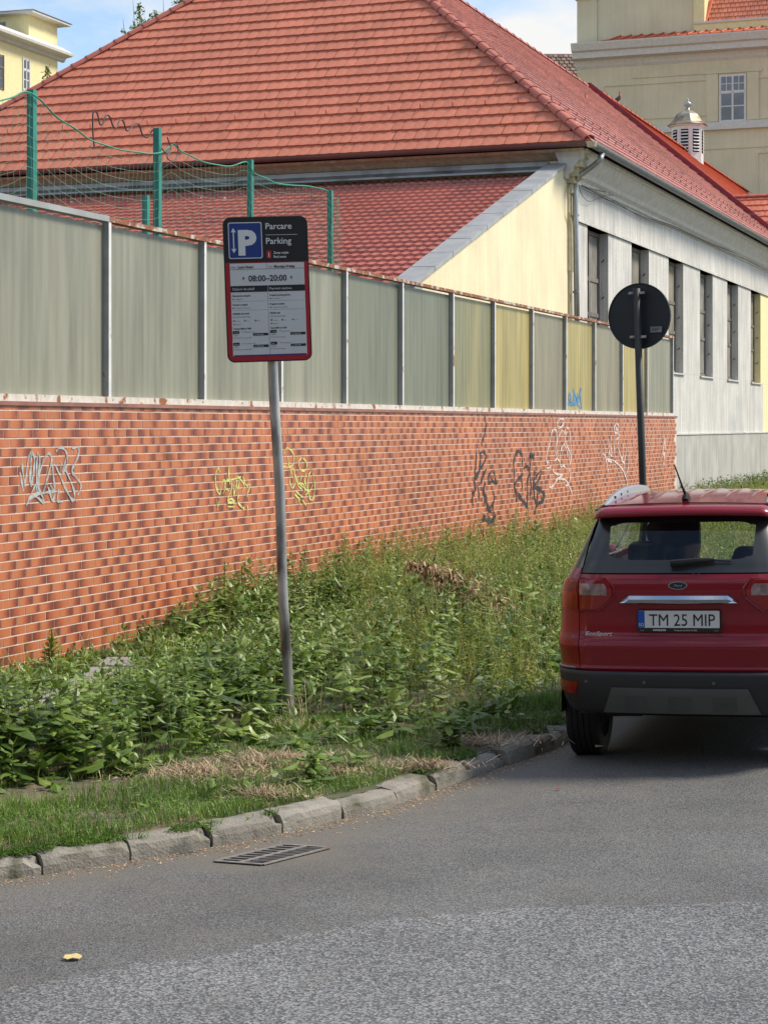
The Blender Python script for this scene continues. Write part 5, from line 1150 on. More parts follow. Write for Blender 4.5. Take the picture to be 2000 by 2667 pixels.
# spoiler
rows = []
for x in np.linspace(-.592,.592,41):
    e = (abs(x)/.592); y0 = .215+.10*x*x+.09*max(0,(e-.88)/.12)**2; sc = 1-.35*max(0,(e-.9)/.1)**2
    prof = [(y0+.10,1.635),(y0+.005,1.630),(y0-.005,1.645),(y0+.012,1.672),(y0+.07,1.694),(y0+.24,1.712),(y0+.26,1.64)]
    rows.append([cw3((x, y, 1.66+(z-1.66)*sc-.012*e*e-.02*max(0,(e-.85)/.15)**2)) for y, z in prof])
mb = MB(); mb.grid(rows); mb.f += [tuple(range(7))[::-1], tuple(40*7+j for j in range(7))]; mb.mi += [0,0]; mb.put('spoiler', M['cpaint'], tg, smooth=True)
# brake light strip hidden under lip, roof with pressed ribs
ribs = (-.40,-.24,-.08,.08,.24,.40)
def rz(x, y):
    e = abs(x)/.58; z = 1.700+.062*math.sin(min(1,max(0,(y-.25)/2.2))*math.pi*.92)-.016*e**2-.03*max(0,(e-.92)/.08)**2
    f = min(1, max(0,(y-.62)/.15)); return z+f*sum(.0045*math.exp(-((x-r_*(1+.03*y))/.010)**2) for r_ in ribs)
rows = [[cw3((x*(1.0), y, rz(x, y))) for x in np.linspace(-.575,.575,120)] for y in np.linspace(.40,2.45,40)]
mb = MB(); mb.grid(rows); ro = mb.put('roof', M['cpaint'], car, smooth=True)
for s_ in (-1, 1):
    mb = MB(); pts = []; rows = []
    for y in np.linspace(.42,2.3,24):
        f = (y-.42)/1.88; h = .050*math.sin(math.pi*min(1, f*2.2)/2)**.8 if f < .45 else (.050 if f < .85 else .050*(1-((f-.85)/.15)**2)); x = s_*(.535-.01*f); b = rz(.52,y)-.012
        rows.append([cw3((x-.022,y,b)), cw3((x-.016,y,b+h+.004)), cw3((x-.006,y,b+h+.016)), cw3((x+.008,y,b+h+.014)), cw3((x+.020,y,b+h)), cw3((x+.024,y,b))])
    mb.grid(rows, flip=False); mb.f.append(tuple(range(6))); mb.mi.append(0); rl_ = mb.put('roof_rail', M['rail'], car)
    for y in (.72,.95,1.2): mb = MB(); f = (y-.42)/1.88; mb.tube([cw3((s_*.520,y,rz(.52,y)+.018)), cw3((s_*.506,y,rz(.52,y)+.018))], .009, 8); mb.put('rail_hole', M['cdark'], rl_)
mb = MB(); ba = Vector((0,.53,rz(0,.53))); mb.tube([cw3(ba+Vector((0,-.06,-.005))), cw3(ba+Vector((0,-.03,.012))), cw3(ba+Vector((0,0,.028))), cw3(ba+Vector((0,.05,.005)))], [.022,.03,.022,.012], 8)
mb.tube([cw3(ba+Vector((0,-.0,.015))), cw3(ba+Vector((-.02,-.05,.09))), cw3(ba+Vector((-.055,-.14,.235)))], [.013,.0065,.0045], 8); mb.put('antenna', M['cdark'], ro)
# wiper
wA = Sf(-.04,1.318,.03); wB = Sf(.225,1.338,.028); wC = Sf(.33,1.333,.02)
mb = MB(); mb.tube([cw3(wA+Vector((-.01,0,.0))), cw3(wA+Vector((.05,0,.004))), cw3(wA.lerp(wB,.6)+Vector((0,-.004,.004))), cw3(wB)], [.022,.023,.018,.013], 8); mb.tube([cw3(wB), cw3(wC)], .006, 6); mb.put('rear_wiper', M['cdark'], tg)
for a in (-.60,-.22,.22,.60):
    p = Sf(a,.585,.007); mb = MB(); mb.tube([cw3(p), cw3(p+Vector((0,-.004,0)))], .011, 10); mb.put('parking_sensor', M['cskid'], car)
for s_ in (-1, 1):
    for da in (.50,.57): mb = MB(); mb.grid([[cw3(Sf(s_*(da+e_), z, .0145)) for e_ in (-.002,.002)] for z in (1.137,1.203)], flip=s_ < 0); mb.put('lens_divider', M['lampdark'], tg)
# wheels
def wheel(x, y, s_):
    r0 = .338; wd = .205; root = None; mb = MB(); n = 48
    prof = [(.215,-.5),(.25,-.54),(.30,-.53),(.325,-.48),(.334,-.43),(.338,-.30),(.331,-.29),(.331,-.27),(.338,-.26),(.338,-.12),(.330,-.11),(.330,-.08),(.338,-.07),(.338,.07),(.330,.08),(.330,.11),(.338,.12),(.338,.26),(.331,.27),(.331,.29),(.338,.30),(.334,.43),(.325,.48),(.30,.53),(.25,.54),(.215,.5)]
    mb.v = []; mb.f = []
    vs = [cw3((x+b*wd, y+r_*math.cos(2*math.pi*k/n), .330+r_*math.sin(2*math.pi*k/n))) for r_, b in prof for k in range(n)]
    mb.add(vs, [(i*n+k, i*n+(k+1) % n, (i+1)*n+(k+1) % n, (i+1)*n+k)[::-1] for i in range(len(prof)-1) for k in range(n)])
    wt = mb.put('wheel', M['tyre'], car, smooth=False)
    mb = MB(); prof = [(.215,-.48),(.205,-.40),(.20,.30),(.215,.48)]
    vs = [cw3((x+b*wd, y+r_*math.cos(2*math.pi*k/n), .330+r_*math.sin(2*math.pi*k/n))) for r_, b in prof for k in range(n)]
    mb.add(vs, [(i*n+k, i*n+(k+1) % n, (i+1)*n+(k+1) % n, (i+1)*n+k) for i in range(3) for k in range(n)]); mb.put('rim', M['alloy'], wt, smooth=True)
    mb = MB()
    for k in range(5):
        a = 2*math.pi*k/5+.3; mb.tube([cw3((x+s_*.07,y+.04*math.cos(a),.33+.04*math.sin(a))), cw3((x+s_*.085,y+.205*math.cos(a),.33+.205*math.sin(a)))], [.035,.028], 6)
    mb.tube([cw3((x+s_*.02,y,.33)), cw3((x+s_*.09,y,.33))], .06, 10); mb.put('spokes', M['alloy'], wt)
    mb = MB(); mb.tube([cw3((x-s_*.06,y,.33)), cw3((x-s_*.03,y,.33))], .15, 20); mb.put('brake_drum', M['cdark'], wt)
for x, y in ((-.725,.72),(.725,.72),(-.725,3.25),(.725,3.25)): wheel(x, y, -1 if x < 0 else 1)
def cbox(x0, x1, y0, y1, z0, z1, name, m, par=car): mb = MB(); mb.box(x0,x1,y0,y1,z0,z1, f=lambda x,y,z: tuple(cw3((x,y,z)))); return mb.put(name, m, par)
cbox(-.74,.74,1.15,2.8,.20,.40,'sill',M['cdark']); cbox(-.60,.60,.9,3.8,.25,.40,'underbody',M['cdark']); cbox(-.66,.66,.10,.5,.36,.40,'rear_floor',M['cdark'])
mb = MB(); mb.tube([cw3((-.50,.22,.385)), cw3((-.28,.22,.385))], [.06,.055], 12); mb.put('silencer', M['cdark'], car, smooth=True)
for s_ in (-1,1):
    mb = MB(); n = 24; c_ = (s_*.874, .72)
    for yc_ in (.72, 3.25):
        mb.add([cw3((s_*.838, yc_+.40*math.cos(math.pi*k/n), .33+.40*math.sin(math.pi*k/n))) for k in range(n+1)], [tuple(range(n+1))[::s_]])
    mb.put('wheel_arch', M['cdark'], car)
    mb = MB(); rr_ = [(-.76 if s_ < 0 else .76, 2.85, 1.18), (s_*.90, 2.82, 1.20)]; mb.tube([cw3(rr_[0]), cw3(rr_[1])], .025, 8); mb.tube([cw3((s_*.86,2.80,1.22)), cw3((s_*.92,2.80,1.225)), cw3((s_*1.0,2.83,1.22))], [.05,.085,.045], 10); mb.put('door_mirror', M['cpaint'], car, smooth=True)
# nose, bonnet, windscreen
rows = []
for z, yf, W in ((.30,3.98,.70),(.45,4.06,.80),(.65,4.08,.84),(.85,4.04,.84),(.98,3.95,.82),(1.04,3.80,.81),(1.09,3.50,.80),(1.13,3.15,.79),(1.15,2.95,.78)):
    rows.append([cw3((x*W*.95, yf-.16*abs(x)**3-.10*abs(x)**8, z-.03*x*x)) for x in np.linspace(-1,1,25)])
mb = MB(); mb.grid(rows, flip=True); mb.put('bonnet_and_nose', M['cpaint'], car, smooth=True)
mb = MB(); mb.grid([[cw3((x*.75,3.02-.05*x*x,1.15)) for x in np.linspace(-1,1,9)], [cw3((x*.56,2.36-.05*x*x,1.66)) for x in np.linspace(-1,1,9)]], flip=True); mb.put('windscreen', M['cglass2'], car)
for s_ in (-1,1):
    mb = MB(); mb.tube([cw3((s_*.73,3.0,1.15)), cw3((s_*.56,2.38,1.69))], .035, 6); mb.put('front_pillar', M['cgloss'], car)
# interior
cbox(-.74,.74,.35,3.0,.50,1.02,'cabin_floor',M['cdark'])
cbox(-.66,.66,2.55,3.0,1.0,1.17,'dashboard',M['seat'])
cbox(-.60,.60,.45,2.35,1.66,1.675,'headlining',mat('headlining',(.2,.2,.19),.9))
def seatb(x, y, z, w_, name='seat_back'):
    block(rrect(w_, z-.6, .07, 4, x, (z+.6)/2)[::-1], y, y+.12, name, M['seat'], car)
def headr(x, y, z): block(rrect(.24,.17,.06,4,x,z)[::-1], y, y+.09, 'headrest', M['seat'], car)
seatb(-.33,.95,1.24,.60); seatb(.33,.95,1.24,.60); headr(-.36,.97,1.34); headr(.36,.97,1.30)
seatb(-.37,1.85,1.34,.50); seatb(.37,1.85,1.30,.50); headr(-.37,1.86,1.44)
block(rrect(.27,.36,.11,5,-.12,1.46)[::-1], .98, 1.06, 'headrest', M['seat'], car)

# ================================================================ VEGETATION
def leaves(P, az, pit, L, Wd, drp):
    n = len(P); ca, sa, cp, sp_ = np.cos(az), np.sin(az), np.cos(pit), np.sin(pit)
    d = np.stack([ca*cp, sa*cp, sp_], 1); sd = np.stack([-sa, ca, np.zeros(n)], 1); nm = np.cross(d, sd)*-1
    L = L[:,None]; Wd = Wd[:,None]; drp = drp[:,None]; zz = np.array([[0,0,1.]])
    b = P; c1_ = P+d*L*.35-zz*L*drp*.12; c2_ = P+d*L*.7-zz*L*drp*.45; t = P+d*L-zz*L*drp
    up = np.cross(sd, d); fold = .18
    l1, r1 = c1_+sd*Wd*.5+up*Wd*fold, c1_-sd*Wd*.5+up*Wd*fold; l2, r2 = c2_+sd*Wd*.36+up*Wd*fold, c2_-sd*Wd*.36+up*Wd*fold
    V = np.stack([b, l1, c1_, r1, l2, c2_, r2, t], 1).reshape(-1, 3); o = (np.arange(n)*8)[:,None]
    F = np.concatenate([o+np.array(f) for f in ((0,3,2),(0,2,1),(2,3,6),(2,6,5),(1,2,5),(1,5,4),(5,6,7),(4,5,7))]); return V, F, 8
def blades(P, az, lean, L, Wd):
    n = len(P); d = np.stack([np.cos(az)*np.sin(lean), np.sin(az)*np.sin(lean), np.cos(lean)], 1); d2 = np.stack([np.cos(az)*np.sin(lean*2.2), np.sin(az)*np.sin(lean*2.2), np.cos(lean*2.2)], 1)
    sd = np.stack([-np.sin(az), np.cos(az), np.zeros(n)], 1)*Wd[:,None]*.5; L = L[:,None]
    m = P+d*L*.55; t = m+d2*L*.45; V = np.stack([P-sd, P+sd, m-sd*.8, m+sd*.8, t], 1).reshape(-1, 3); o = (np.arange(n)*5)[:,None]
    F = np.concatenate([o+np.array(f) for f in ((0,1,3),(0,3,2),(2,3,4))]); return V, F, 5
def stems(A, B, r_):
    n = len(A); V = []
    for k in range(3):
        a = 2*math.pi*k/3; off = np.array([math.cos(a), math.sin(a), 0])*1.0; V.append(A+off*r_[:,None]); V.append(B+off*r_[:,None]*.5)
    V = np.stack(V, 1).reshape(-1, 3); o = (np.arange(n)*6)[:,None]
    F = np.concatenate([o+np.array(f) for f in ((0,2,3),(0,3,1),(2,4,5),(2,5,3),(4,0,1),(4,1,5))]); return V, F, 6
def U_(a, b, n): return rng.uniform(a, b, n)
def vegobj(name, chunks, m, label=None, cat=None, kind='stuff', parent=None):
    Vs, Fs, rn, o = [], [], [], 0
    for (V, F, k), r_ in chunks:
        Vs.append(V); Fs.append(F+o); rn.append(np.repeat(r_, k)); o += len(V)
    return put(name, np_mesh(name, np.concatenate(Vs), np.concatenate(Fs), {'rnd': np.concatenate(rn)}), m, parent, kind=kind, label=label, cat=cat)
def sample(n, s0=-9, s1=42, dens=None):
    s = U_(s0, s1, n); T = np.array([tk(a) for a in s]); t = U_(.13, 1, n)*0+rng.random(n)*(T-.2)+.13
    x = W0[0]+s*U[0]+t*NN[0]; y = W0[1]+s*U[1]+t*NN[1]; dk = kdist(x, y)-.15
    ok = (np.abs(x/np.maximum(y,1)) < .235) & (y > 7) & (dk > .02)
    s, t, x, y, dk = [q[ok] for q in (s, t, x, y, dk)]
    return s, t, x, y, dk
def sms(a, b, x): f = np.clip((x-a)/(b-a), 0, 1); return f*f*(3-2*f)
def lump(x, y, f=1.3, p=0): return .5+.25*(np.sin(x*f*2.1+p)*np.cos(y*f*1.7+p*2)+np.sin(x*f*.9-y*f*1.3+p*3))
def frontd(x): return np.interp(x, [-3,-.8,-.4,.2,.7,2], [1.25,1.25,1.15,.75,.35,.2])         # distance from the kerb where tall weeds begin
def onpath(x, y): return (np.abs(x+2.55-.09*(y-14.5)) < .20) & (y < 17.5) & (y > 12.9)
def hgt(s, t, x, y, dk):
    h = .48*sms(0, .5, dk-frontd(x))
    leftwall = sms(4.5, 1.0, s)*sms(3.0, 1.4, t)                   # low growth by the wall at the left
    h = h*(1-.72*leftwall); h = h*(.62+.72*lump(x, y))*(1+.45*np.exp(-((x+1.55)**2/.5+(y-18.6)**2/5))+.35*np.exp(-((x-.6)**2/.5+(y-17)**2/5)))*(1-.3*np.exp(-((x+.6)**2/.25+(y-17.5)**2/6)))
    h = np.maximum(h, np.where((lump(x, y, 3.7, 9)+.25*(x > -.7) > .86) & (dk > .22), .15+.08*lump(x, y, 9, 1), 0))
    h = h*(1-.8*np.exp(-((x-bx_-.05)**2/.10+(y-by_+.45)**2/.35)))
    h = np.where(onpath(x, y), h*.25, h); h = h*(1-.45*sms(1.2, 0, t)*sms(6, 3, s))
    return h
tri = [0]
# --- broad-leaved weeds
s, t, x, y, dk = sample(15000, s1=26); h = hgt(s, t, x, y, dk)
pb_ = np.where(x < -.2, .95, .60)*(.45+.8*lump(x,y,3.1,1))*np.where((x > -.4) & (y > 15), .45, 1)*(.55+.6*lump(x,y,1.7,4))*np.where(y > 24, .35, 1)
ok = (h > .06) & (rng.random(len(x)) < pb_) & ~((onpath(x, y)) & (rng.random(len(x)) < .5)) & (np.hypot(x-bx_, y-by_) > .10)
x, y, h, dk = x[ok], y[ok], h[ok]*U_(.45,1.35,ok.sum()), dk[ok]; print('broad', len(x))
ch = []; P, A, PI2, L, Wd, dr, rn = [], [], [], [], [], [], []
tilt = rng.normal(0,.12,(len(x),2)); sA, sB = [], []; hue_ = rng.normal(0,.12,len(x)); big_ = np.exp(rng.normal(0,.30,len(x)))*(.75+.5*lump(x,y,1.9,7))
for i in range(len(x)):
    nn_ = max(3, int(h[i]/.048)); f = (np.arange(nn_)+.9)/nn_; base = np.array([x[i], y[i], .105])
    tops = base+np.array([tilt[i,0]*h[i], tilt[i,1]*h[i], h[i]]); sA.append(base); sB.append(tops)
    sz = (.048+.068*np.sin(np.pi*np.clip(f*.85+.12,0,1)))*rng.uniform(.85,1.15)*big_[i]; a0 = rng.random()*6.28
    for q in (0, 1):
        keep = f > .22
        p_ = base+(tops-base)*f[:,None]; az = a0+np.arange(nn_)*1.57+q*3.14+rng.normal(0,.3,nn_)
        P.append(p_[keep]); A.append(az[keep]); PI2.append((rng.normal(.25,.3,nn_)+.5*(f > .85))[keep]); L.append((sz*rng.uniform(.75,1.2,nn_))[keep]); Wd.append((sz*rng.uniform(.36,.62,nn_))[keep]); dr.append(rng.uniform(.0,.45,nn_)[keep]); rn.append(np.clip(rng.normal(.36+.75*(float(lump(x[i],y[i],2.0,2))-.5)+hue_[i],.15,nn_)+.12*(f-.5)+(rng.random(nn_) > .985)*.5,0,1)[keep])
P, A, PI2, L, Wd, dr, rn = map(np.concatenate, (P, A, PI2, L, Wd, dr, rn)); sA, sB = np.array(sA), np.array(sB); print('leaves', len(P))
vegobj('broadleaf_weeds', [(leaves(P, A, PI2, L, Wd, dr), rn), (stems(sA, sB, np.full(len(sA), .0035)), np.full(len(sA), .5))], M['leafy'], 'dense dark green broad-leaved weeds filling the verge between pole and path', 'weeds')
# --- tall narrow-leaved weeds with seed spikes, right of the pole and along the wall
s, t, x, y, dk = sample(26000, s0=0, s1=44); h = hgt(s, t, x, y, dk)
pb_ = np.where((x > -.5) & (y > 14.3), .85, .16)*sms(13.5,16,y)+.03; pb_ = np.where(y > 26, pb_*.6, pb_)
ok = (h > .12) & (rng.random(len(x)) < pb_*.62) & ~onpath(x, y)
x, y, dk, t, s = x[ok], y[ok], dk[ok], t[ok], s[ok]; h = h[ok]*U_(.6,1.55,ok.sum())*(.78+.5*lump(x,y,2.9,8)); h = np.minimum(h, .78); print('tall', len(x))
h = h*np.where(s < 4, .7, 1)
P, A, PI2, L, Wd, dr, rn, sA, sB = [], [], [], [], [], [], [], [], []
P2, A2_, L2, W2, rn2 = [], [], [], [], []
for i in range(len(x)):
    hh = h[i]; nn_ = max(5, int(hh/(.035 if y[i] < 20 else .05))); f = (np.arange(nn_)+.6)/nn_; base = np.array([x[i], y[i], .1]); tl = rng.normal(0,.10,2)
    tops = base+np.array([tl[0]*hh, tl[1]*hh, hh]); sA.append(base); sB.append(tops); k1 = rng.random()
    far_ = 1.0 if y[i] < 20 else 1.35
    for q in (0, 1):
        p_ = base+(tops-base)*f[:,None]; az = rng.random(nn_)*6.28; sz = (.095*(1-f*.75)+.012)*rng.uniform(.7,1.1)*far_
        P.append(p_); A.append(az); PI2.append(rng.normal(.5,.3,nn_)); L.append(sz); Wd.append(sz*rng.uniform(.2,.36,nn_)); dr.append(rng.uniform(.1,.5,nn_)); rn.append(np.clip(rng.normal(.42+.30*(k1-.5)+.7*(float(lump(x[i],y[i],2.3,5))-.5)-.04+(.25 if k1 > .93 else 0),.14,nn_),0,1))
    if rng.random() < .7:
        m_ = 22; g = rng.uniform(.68,1.06,m_); p_ = base+(tops-base)*g[:,None]; P2.append(p_+rng.normal(0,.006,(m_,3))); A2_.append(rng.random(m_)*6.28); L2.append(rng.uniform(.012,.03,m_)*far_); W2.append(rng.uniform(.007,.012,m_)*far_); rn2.append(np.clip(rng.normal(.74,.16,m_),0,1))
P, A, PI2, L, Wd, dr, rn = map(np.concatenate, (P, A, PI2, L, Wd, dr, rn)); P2, A2_, L2, W2, rn2 = map(np.concatenate, (P2, A2_, L2, W2, rn2)); sA, sB = np.array(sA), np.array(sB)
print('tall leaves', len(P), len(P2))
vegobj('tall_weeds', [(leaves(P, A, PI2, L, Wd, dr), rn), (leaves(P2, A2_, np.full(len(P2), .9), L2, W2, np.zeros(len(P2))), rn2), (stems(sA, sB, np.full(len(sA), .0035)), np.full(len(sA), .62))], M['leafl'], 'tall lighter green weeds with seed spikes between the pole, wall and red car', 'weeds')
# --- grass
ch = []
s, t, x, y, dk = sample(520000, s0=-9, s1=6); near = (dk < frontd(x)+.45)
bald = np.zeros(len(x)); 
for (px_, py_, rr) in ((520,2015,.34),(740,1985,.30),(870,2015,.22),(1085,1855,.30),(1250,1935,.30),(690,2075,.14),(1110,2000,.15)):
    bxx, byy = on_z(px_, py_, .12); bald = np.maximum(bald, 1-sms(.35, 1.1, np.hypot((x-bxx)/1.5, y-byy)/rr))
dens = np.clip(-.15+1.35*lump(x, y, 2.2, 1)+.5*(lump(x, y, 6.3, 3)-.5),.06,1.2)*np.where(near, 1, .22)*(1-.80*bald)*np.where(onpath(x, y), .03, 1)
ok = rng.random(len(x)) < dens; x, y, dk, bl = x[ok], y[ok], dk[ok], bald[ok]; n = len(x); print('grass', n)
L = U_(.035,.11,n)*(.6+.7*lump(x, y, 3, 2)); L *= np.where(dk < .12, .7, 1)*(.45+1.1*lump(x, y, 5.1, 4))
az = U_(0,6.28,n); P = np.stack([x, y, np.full(n,.10)+.0], 1)
rn = np.clip(rng.normal(.45,.2,n)+.35*(rng.random(n) > .94)+.25*bl,0,1)
g1 = blades(P, az, U_(.05,.75,n), L, U_(.0030,.0058,n))
# creeping small leaves in the lawn
m_ = int(n*.22); id_ = rng.integers(0, n, m_); P_ = P[id_]+np.stack([U_(-.03,.03,m_), U_(-.03,.03,m_), U_(.01,.055,m_)], 1); lL = U_(.010,.024,m_)
g2 = leaves(P_, U_(0,6.28,m_), rng.normal(.2,.4,m_), lL, lL*.55, U_(0,.4,m_))
vegobj('verge_grass', [(g1, rn), (g2, np.clip(rng.normal(.35,.15,m_),0,1))], M['grass'], 'short bright green grass growing along the kerb', 'grass')
# grass hanging over the kerb in places
s = U_(-8.5,4,26000); T = np.array([tk(a) for a in s]); off = np.abs(rng.normal(0,.06,len(s))); x = W0[0]+s*U[0]+(T-.17+off)*NN[0]; y = W0[1]+s*U[1]+(T-.17+off)*NN[1]
cl_ = lump(x, y, 4.5, .7)+.3*lump(x, y, 11, 2); ok = (cl_ > .78)&(np.abs(x/y) < .23)&(off < .13); x, y = x[ok], y[ok]; n = len(x); print('over', n)
g = blades(np.stack([x, y, np.full(n,.098)], 1), U_(-1.6,-.2,n), U_(.3,1.0,n), U_(.03,.085,n), U_(.003,.005,n)); lL = U_(.012,.024,n); g2 = leaves(np.stack([x, y, U_(.10,.125,n)], 1), U_(0,6.28,n), rng.normal(.1,.4,n), lL, lL*.5, U_(0,.5,n))
vegobj('kerb_grass', [(g, np.clip(rng.normal(.4,.2,n),0,1)), (g2, np.clip(rng.normal(.3,.15,n),0,1))], M['grass'], 'tufts of green creeping grass spilling over the kerb top', 'grass')
# tall dry grasses mixed in and by the wall at the left
s, t, x, y, dk = sample(16000, s0=-1, s1=22); pr = np.where((t < 1.6) & (s < 6), .8, .16); pr = np.where(dk < frontd(x)+.1, .04, pr); ok = (rng.random(len(x)) < pr) & ~onpath(x, y); x, y, t = x[ok], y[ok], t[ok]; n = len(x); print('dry', n)
g = blades(np.stack([x, y, np.full(n,.1)], 1), U_(0,6.28,n), U_(.05,.5,n), U_(.14,.46,n)*np.where(t < 1.6, .9, 1), U_(.004,.007,n))
vegobj('dry_grass', [(g, np.clip(rng.normal(.72,.2,n),0,1))], M['grass'], 'thin half dry grass standing at the foot of the brick wall', 'grass')
# long light grasses and brown stems mixed through the tall weeds
s, t, x, y, dk = sample(30000, s0=-2, s1=30); h = hgt(s, t, x, y, dk); ok = (h > .15) & (rng.random(len(x)) < np.where(x > -.5, .45, .18)*(.3+.9*lump(x, y, 2.7, 6))); x, y, h = x[ok], y[ok], h[ok]; n = len(x); print('long grass', n)
g = blades(np.stack([x, y, np.full(n,.1)], 1), U_(0,6.28,n), np.abs(rng.normal(0,.28,n)), h*U_(.7,1.45,n), U_(.004,.008,n)*np.where(y > 20, 1.4, 1))
vegobj('long_grass', [(g, np.clip(rng.normal(.66,.2,n),0,1))], M['leafl'], 'long light green grass and brown stems standing among the tall weeds', 'grass')
# litter and crumbs on the soil and in the gutter
n = 5200; ll = U_(0, 9, n)+l0-2.5; off = np.where(rng.random(n) < .55, np.abs(rng.normal(.0,.10,n))+.01, -U_(.2,1.3,n)); pts_ = [kerb_at(l) for l in ll]
x = np.array([p[0]-nv[0]*o for (p, d, nv), o in zip(pts_, off)]); y = np.array([p[1]-nv[1]*o for (p, d, nv), o in zip(pts_, off)]); z = np.where(off > 0, camber(off)+.003, .118); lL = U_(.006,.022,n)
vegobj('leaf_litter', [(leaves(np.stack([x, y, z], 1), U_(0,6.28,n), rng.normal(.1,.15,n), lL, lL*U_(.4,.8,n), U_(-.1,.2,n)), rng.random(n))], M['dead'], 'brown crumbs and bits of dead leaf in the gutter and on the bare soil', 'litter')
# straw patches
ch = []; C = []
for (px_, py_, rr, nn_) in ((520,2015,.36,950),(740,1985,.30,1000),(870,2015,.22,350),(1085,1855,.32,420),(1250,1935,.30,420),(770,1900,.16,500),(690,2075,.14,300),(1110,2000,.16,300)):
    bxx, byy = on_z(px_, py_, .12); a = U_(0,6.28,nn_); r_ = np.abs(rng.normal(0,.62,nn_))*rr; C.append(np.stack([bxx+np.cos(a)*r_*1.7, byy+np.sin(a)*r_, U_(.112,.15,nn_)], 1))
C = np.concatenate(C); n = len(C); g = blades(C, U_(0,6.28,n), U_(1.0,1.5,n), U_(.05,.20,n), U_(.003,.006,n)); g = (g[0]*1.0, g[1], g[2]); g[0][:,2] = np.maximum(g[0][:,2], .112+rng.random(len(g[0]))*.02)
vegobj('dry_straw', [(g, rng.random(n))], M['straw'], 'flattened pale dry straw lying in bare patches of the verge', 'straw')
x0, y0 = on_z(775,1880,.12); n = 60; g = blades(np.stack([U_(x0-.12,x0+.22,n), U_(y0-.15,y0+.1,n), np.full(n,.11)], 1), U_(0,6.28,n), U_(.1,.7,n), U_(.15,.42,n), U_(.004,.006,n))
vegobj('dry_stalks', [(g, U_(.5,1,n))], M['straw'], 'few long dry stalks around the foot of the parking sign pole', 'dry grass')
# dead brown plant leaning in the weeds
xb, yb_ = on_z(1290,1690,.12); tpx = (1064-1000)/5000*yb_; tpz = 2.25+(1108-1490)/5000*yb_
dp_ = thing('dead_weed', 'withered brown plant leaning over in the green weeds between pole and car', 'dead plant', (xb, yb_, .1))
A0 = np.array([xb, yb_-.35, .46]); B0 = np.array([tpx, yb_-.6, tpz+.11]); n = 1300; f = rng.random(n)**1.3; sp_ = .03+.13*(1-f)*rng.uniform(.4,1.5,n)
C = A0+(B0-A0)*f[:,None]+np.array([0,0,.10])*np.sin(np.pi*f)[:,None]+rng.normal(0,1,(n,3))*sp_[:,None]*np.array([1,1,.7]); lL = U_(.02,.075,n)
vegobj('dead_leaves', [(leaves(C, U_(0,6.28,n), rng.normal(-.3,.8,n), lL, lL*U_(.25,.5,n), U_(.2,.9,n)), rng.random(n))], M['dead'], kind=None, parent=dp_)
mb = MB(); mb.tube([A0+np.array([.1,0,-.3]), A0, A0+(B0-A0)*.5+np.array([0,0,.1]), B0], [.012,.010,.008,.004], 6); mb.put('stalk', M['dead'], dp_)
# single broad-leaved plants that stand apart
def plant(name, label, px_, hh, nl, sz, sd, group=None, m='leafy', cat='plant'):
    r2 = np.random.default_rng(sd); x0, y0 = on_z(*px_, .11); th = thing(name, label, cat, (x0, y0, .10), group=group); a = r2.random(nl)*6.28; f = r2.random(nl)
    P = np.stack([x0+np.cos(a)*.02*f, y0+np.sin(a)*.02*f, .11+hh*f], 1); lL = sz*r2.uniform(.6,1.2,nl)
    vegobj('foliage', [(leaves(P, a, r2.normal(.35,.3,nl), lL, lL*r2.uniform(.42,.6,nl), r2.uniform(.1,.5,nl)), np.clip(r2.normal(.5,.15,nl),0,1))], M[m], kind=None, parent=th)
    mb = MB(); mb.tube([(x0,y0,.08),(x0+.01,y0,.11+hh)], .004, 5); mb.put('stem', M['stem'], th)
plant('leafy_plant', 'low leafy plant on its own between the straw patches near the kerb', (815,2035), .17, 46, .095, 3)
plant('leafy_plant', 'small pale leafy seedling in the grass at the left edge', (140,2060), .05, 12, .10, 5)
plant('leafy_plant', 'large bright leafed weed at the front left of the dark weeds', (250,1965), .34, 40, .15, 8)
plant('leafy_plant', 'bushy green plant on the bare ground left of the red car', (1170,1950), .20, 90, .10, 11)
plant('leafy_plant', 'small weed growing out of the kerb joint above the drain grate', (546,2166), .06, 22, .04, 14)
plant('leafy_plant', 'leafy weed rising against the wall foot at the far left', (480,1740), .48, 60, .13, 21)
# thin weeds silhouetted on the wall
for i, (px_, py_, top_) in enumerate(((1258,1470,1370),(1338,1460,1360),(1285,1480,1400),(585,1600,1462),(630,1640,1470),(135,1730,1640))):
    s, _ = on_wall(px_, 1300, .5); bx0, by0, _ = WP(s, .5, 0); zt_ = 2.25+(1108-top_)/5000*by0; hh = zt_-.1; r2 = np.random.default_rng(50+i); nl = 150; f = r2.random(nl); a = r2.random(nl)*6.28
    th = thing('spiky_weed', ['spiky weed standing highest below the tall black spray tag','spiky weed standing highest right of the squat black spray tag','short spiky weed between the two black spray tags','spiky weed before the wall below the yellow green spray tag','thin weed before the wall left of the sign pole','thin weed at the wall foot near the left edge'][i], 'weed', (bx0, by0, .1), group='tall weeds against the brick wall')
    P = np.stack([np.full(nl,bx0)+r2.normal(0,.012,nl), np.full(nl,by0)+r2.normal(0,.012,nl), .1+hh*f], 1); lL = (.12*(1-f)**.6+.03)*r2.uniform(.7,1.1,nl)
    vegobj('foliage', [(leaves(P, a, r2.normal(.6,.25,nl), lL, lL*.26, r2.uniform(.1,.4,nl)), np.clip(r2.normal(.45,.15,nl),0,1))], M['leafl'], kind=None, parent=th)
    mb = MB(); mb.tube([(bx0,by0,.05),(bx0,by0,zt_)], .006, 5); mb.put('stem', M['stem'], th)
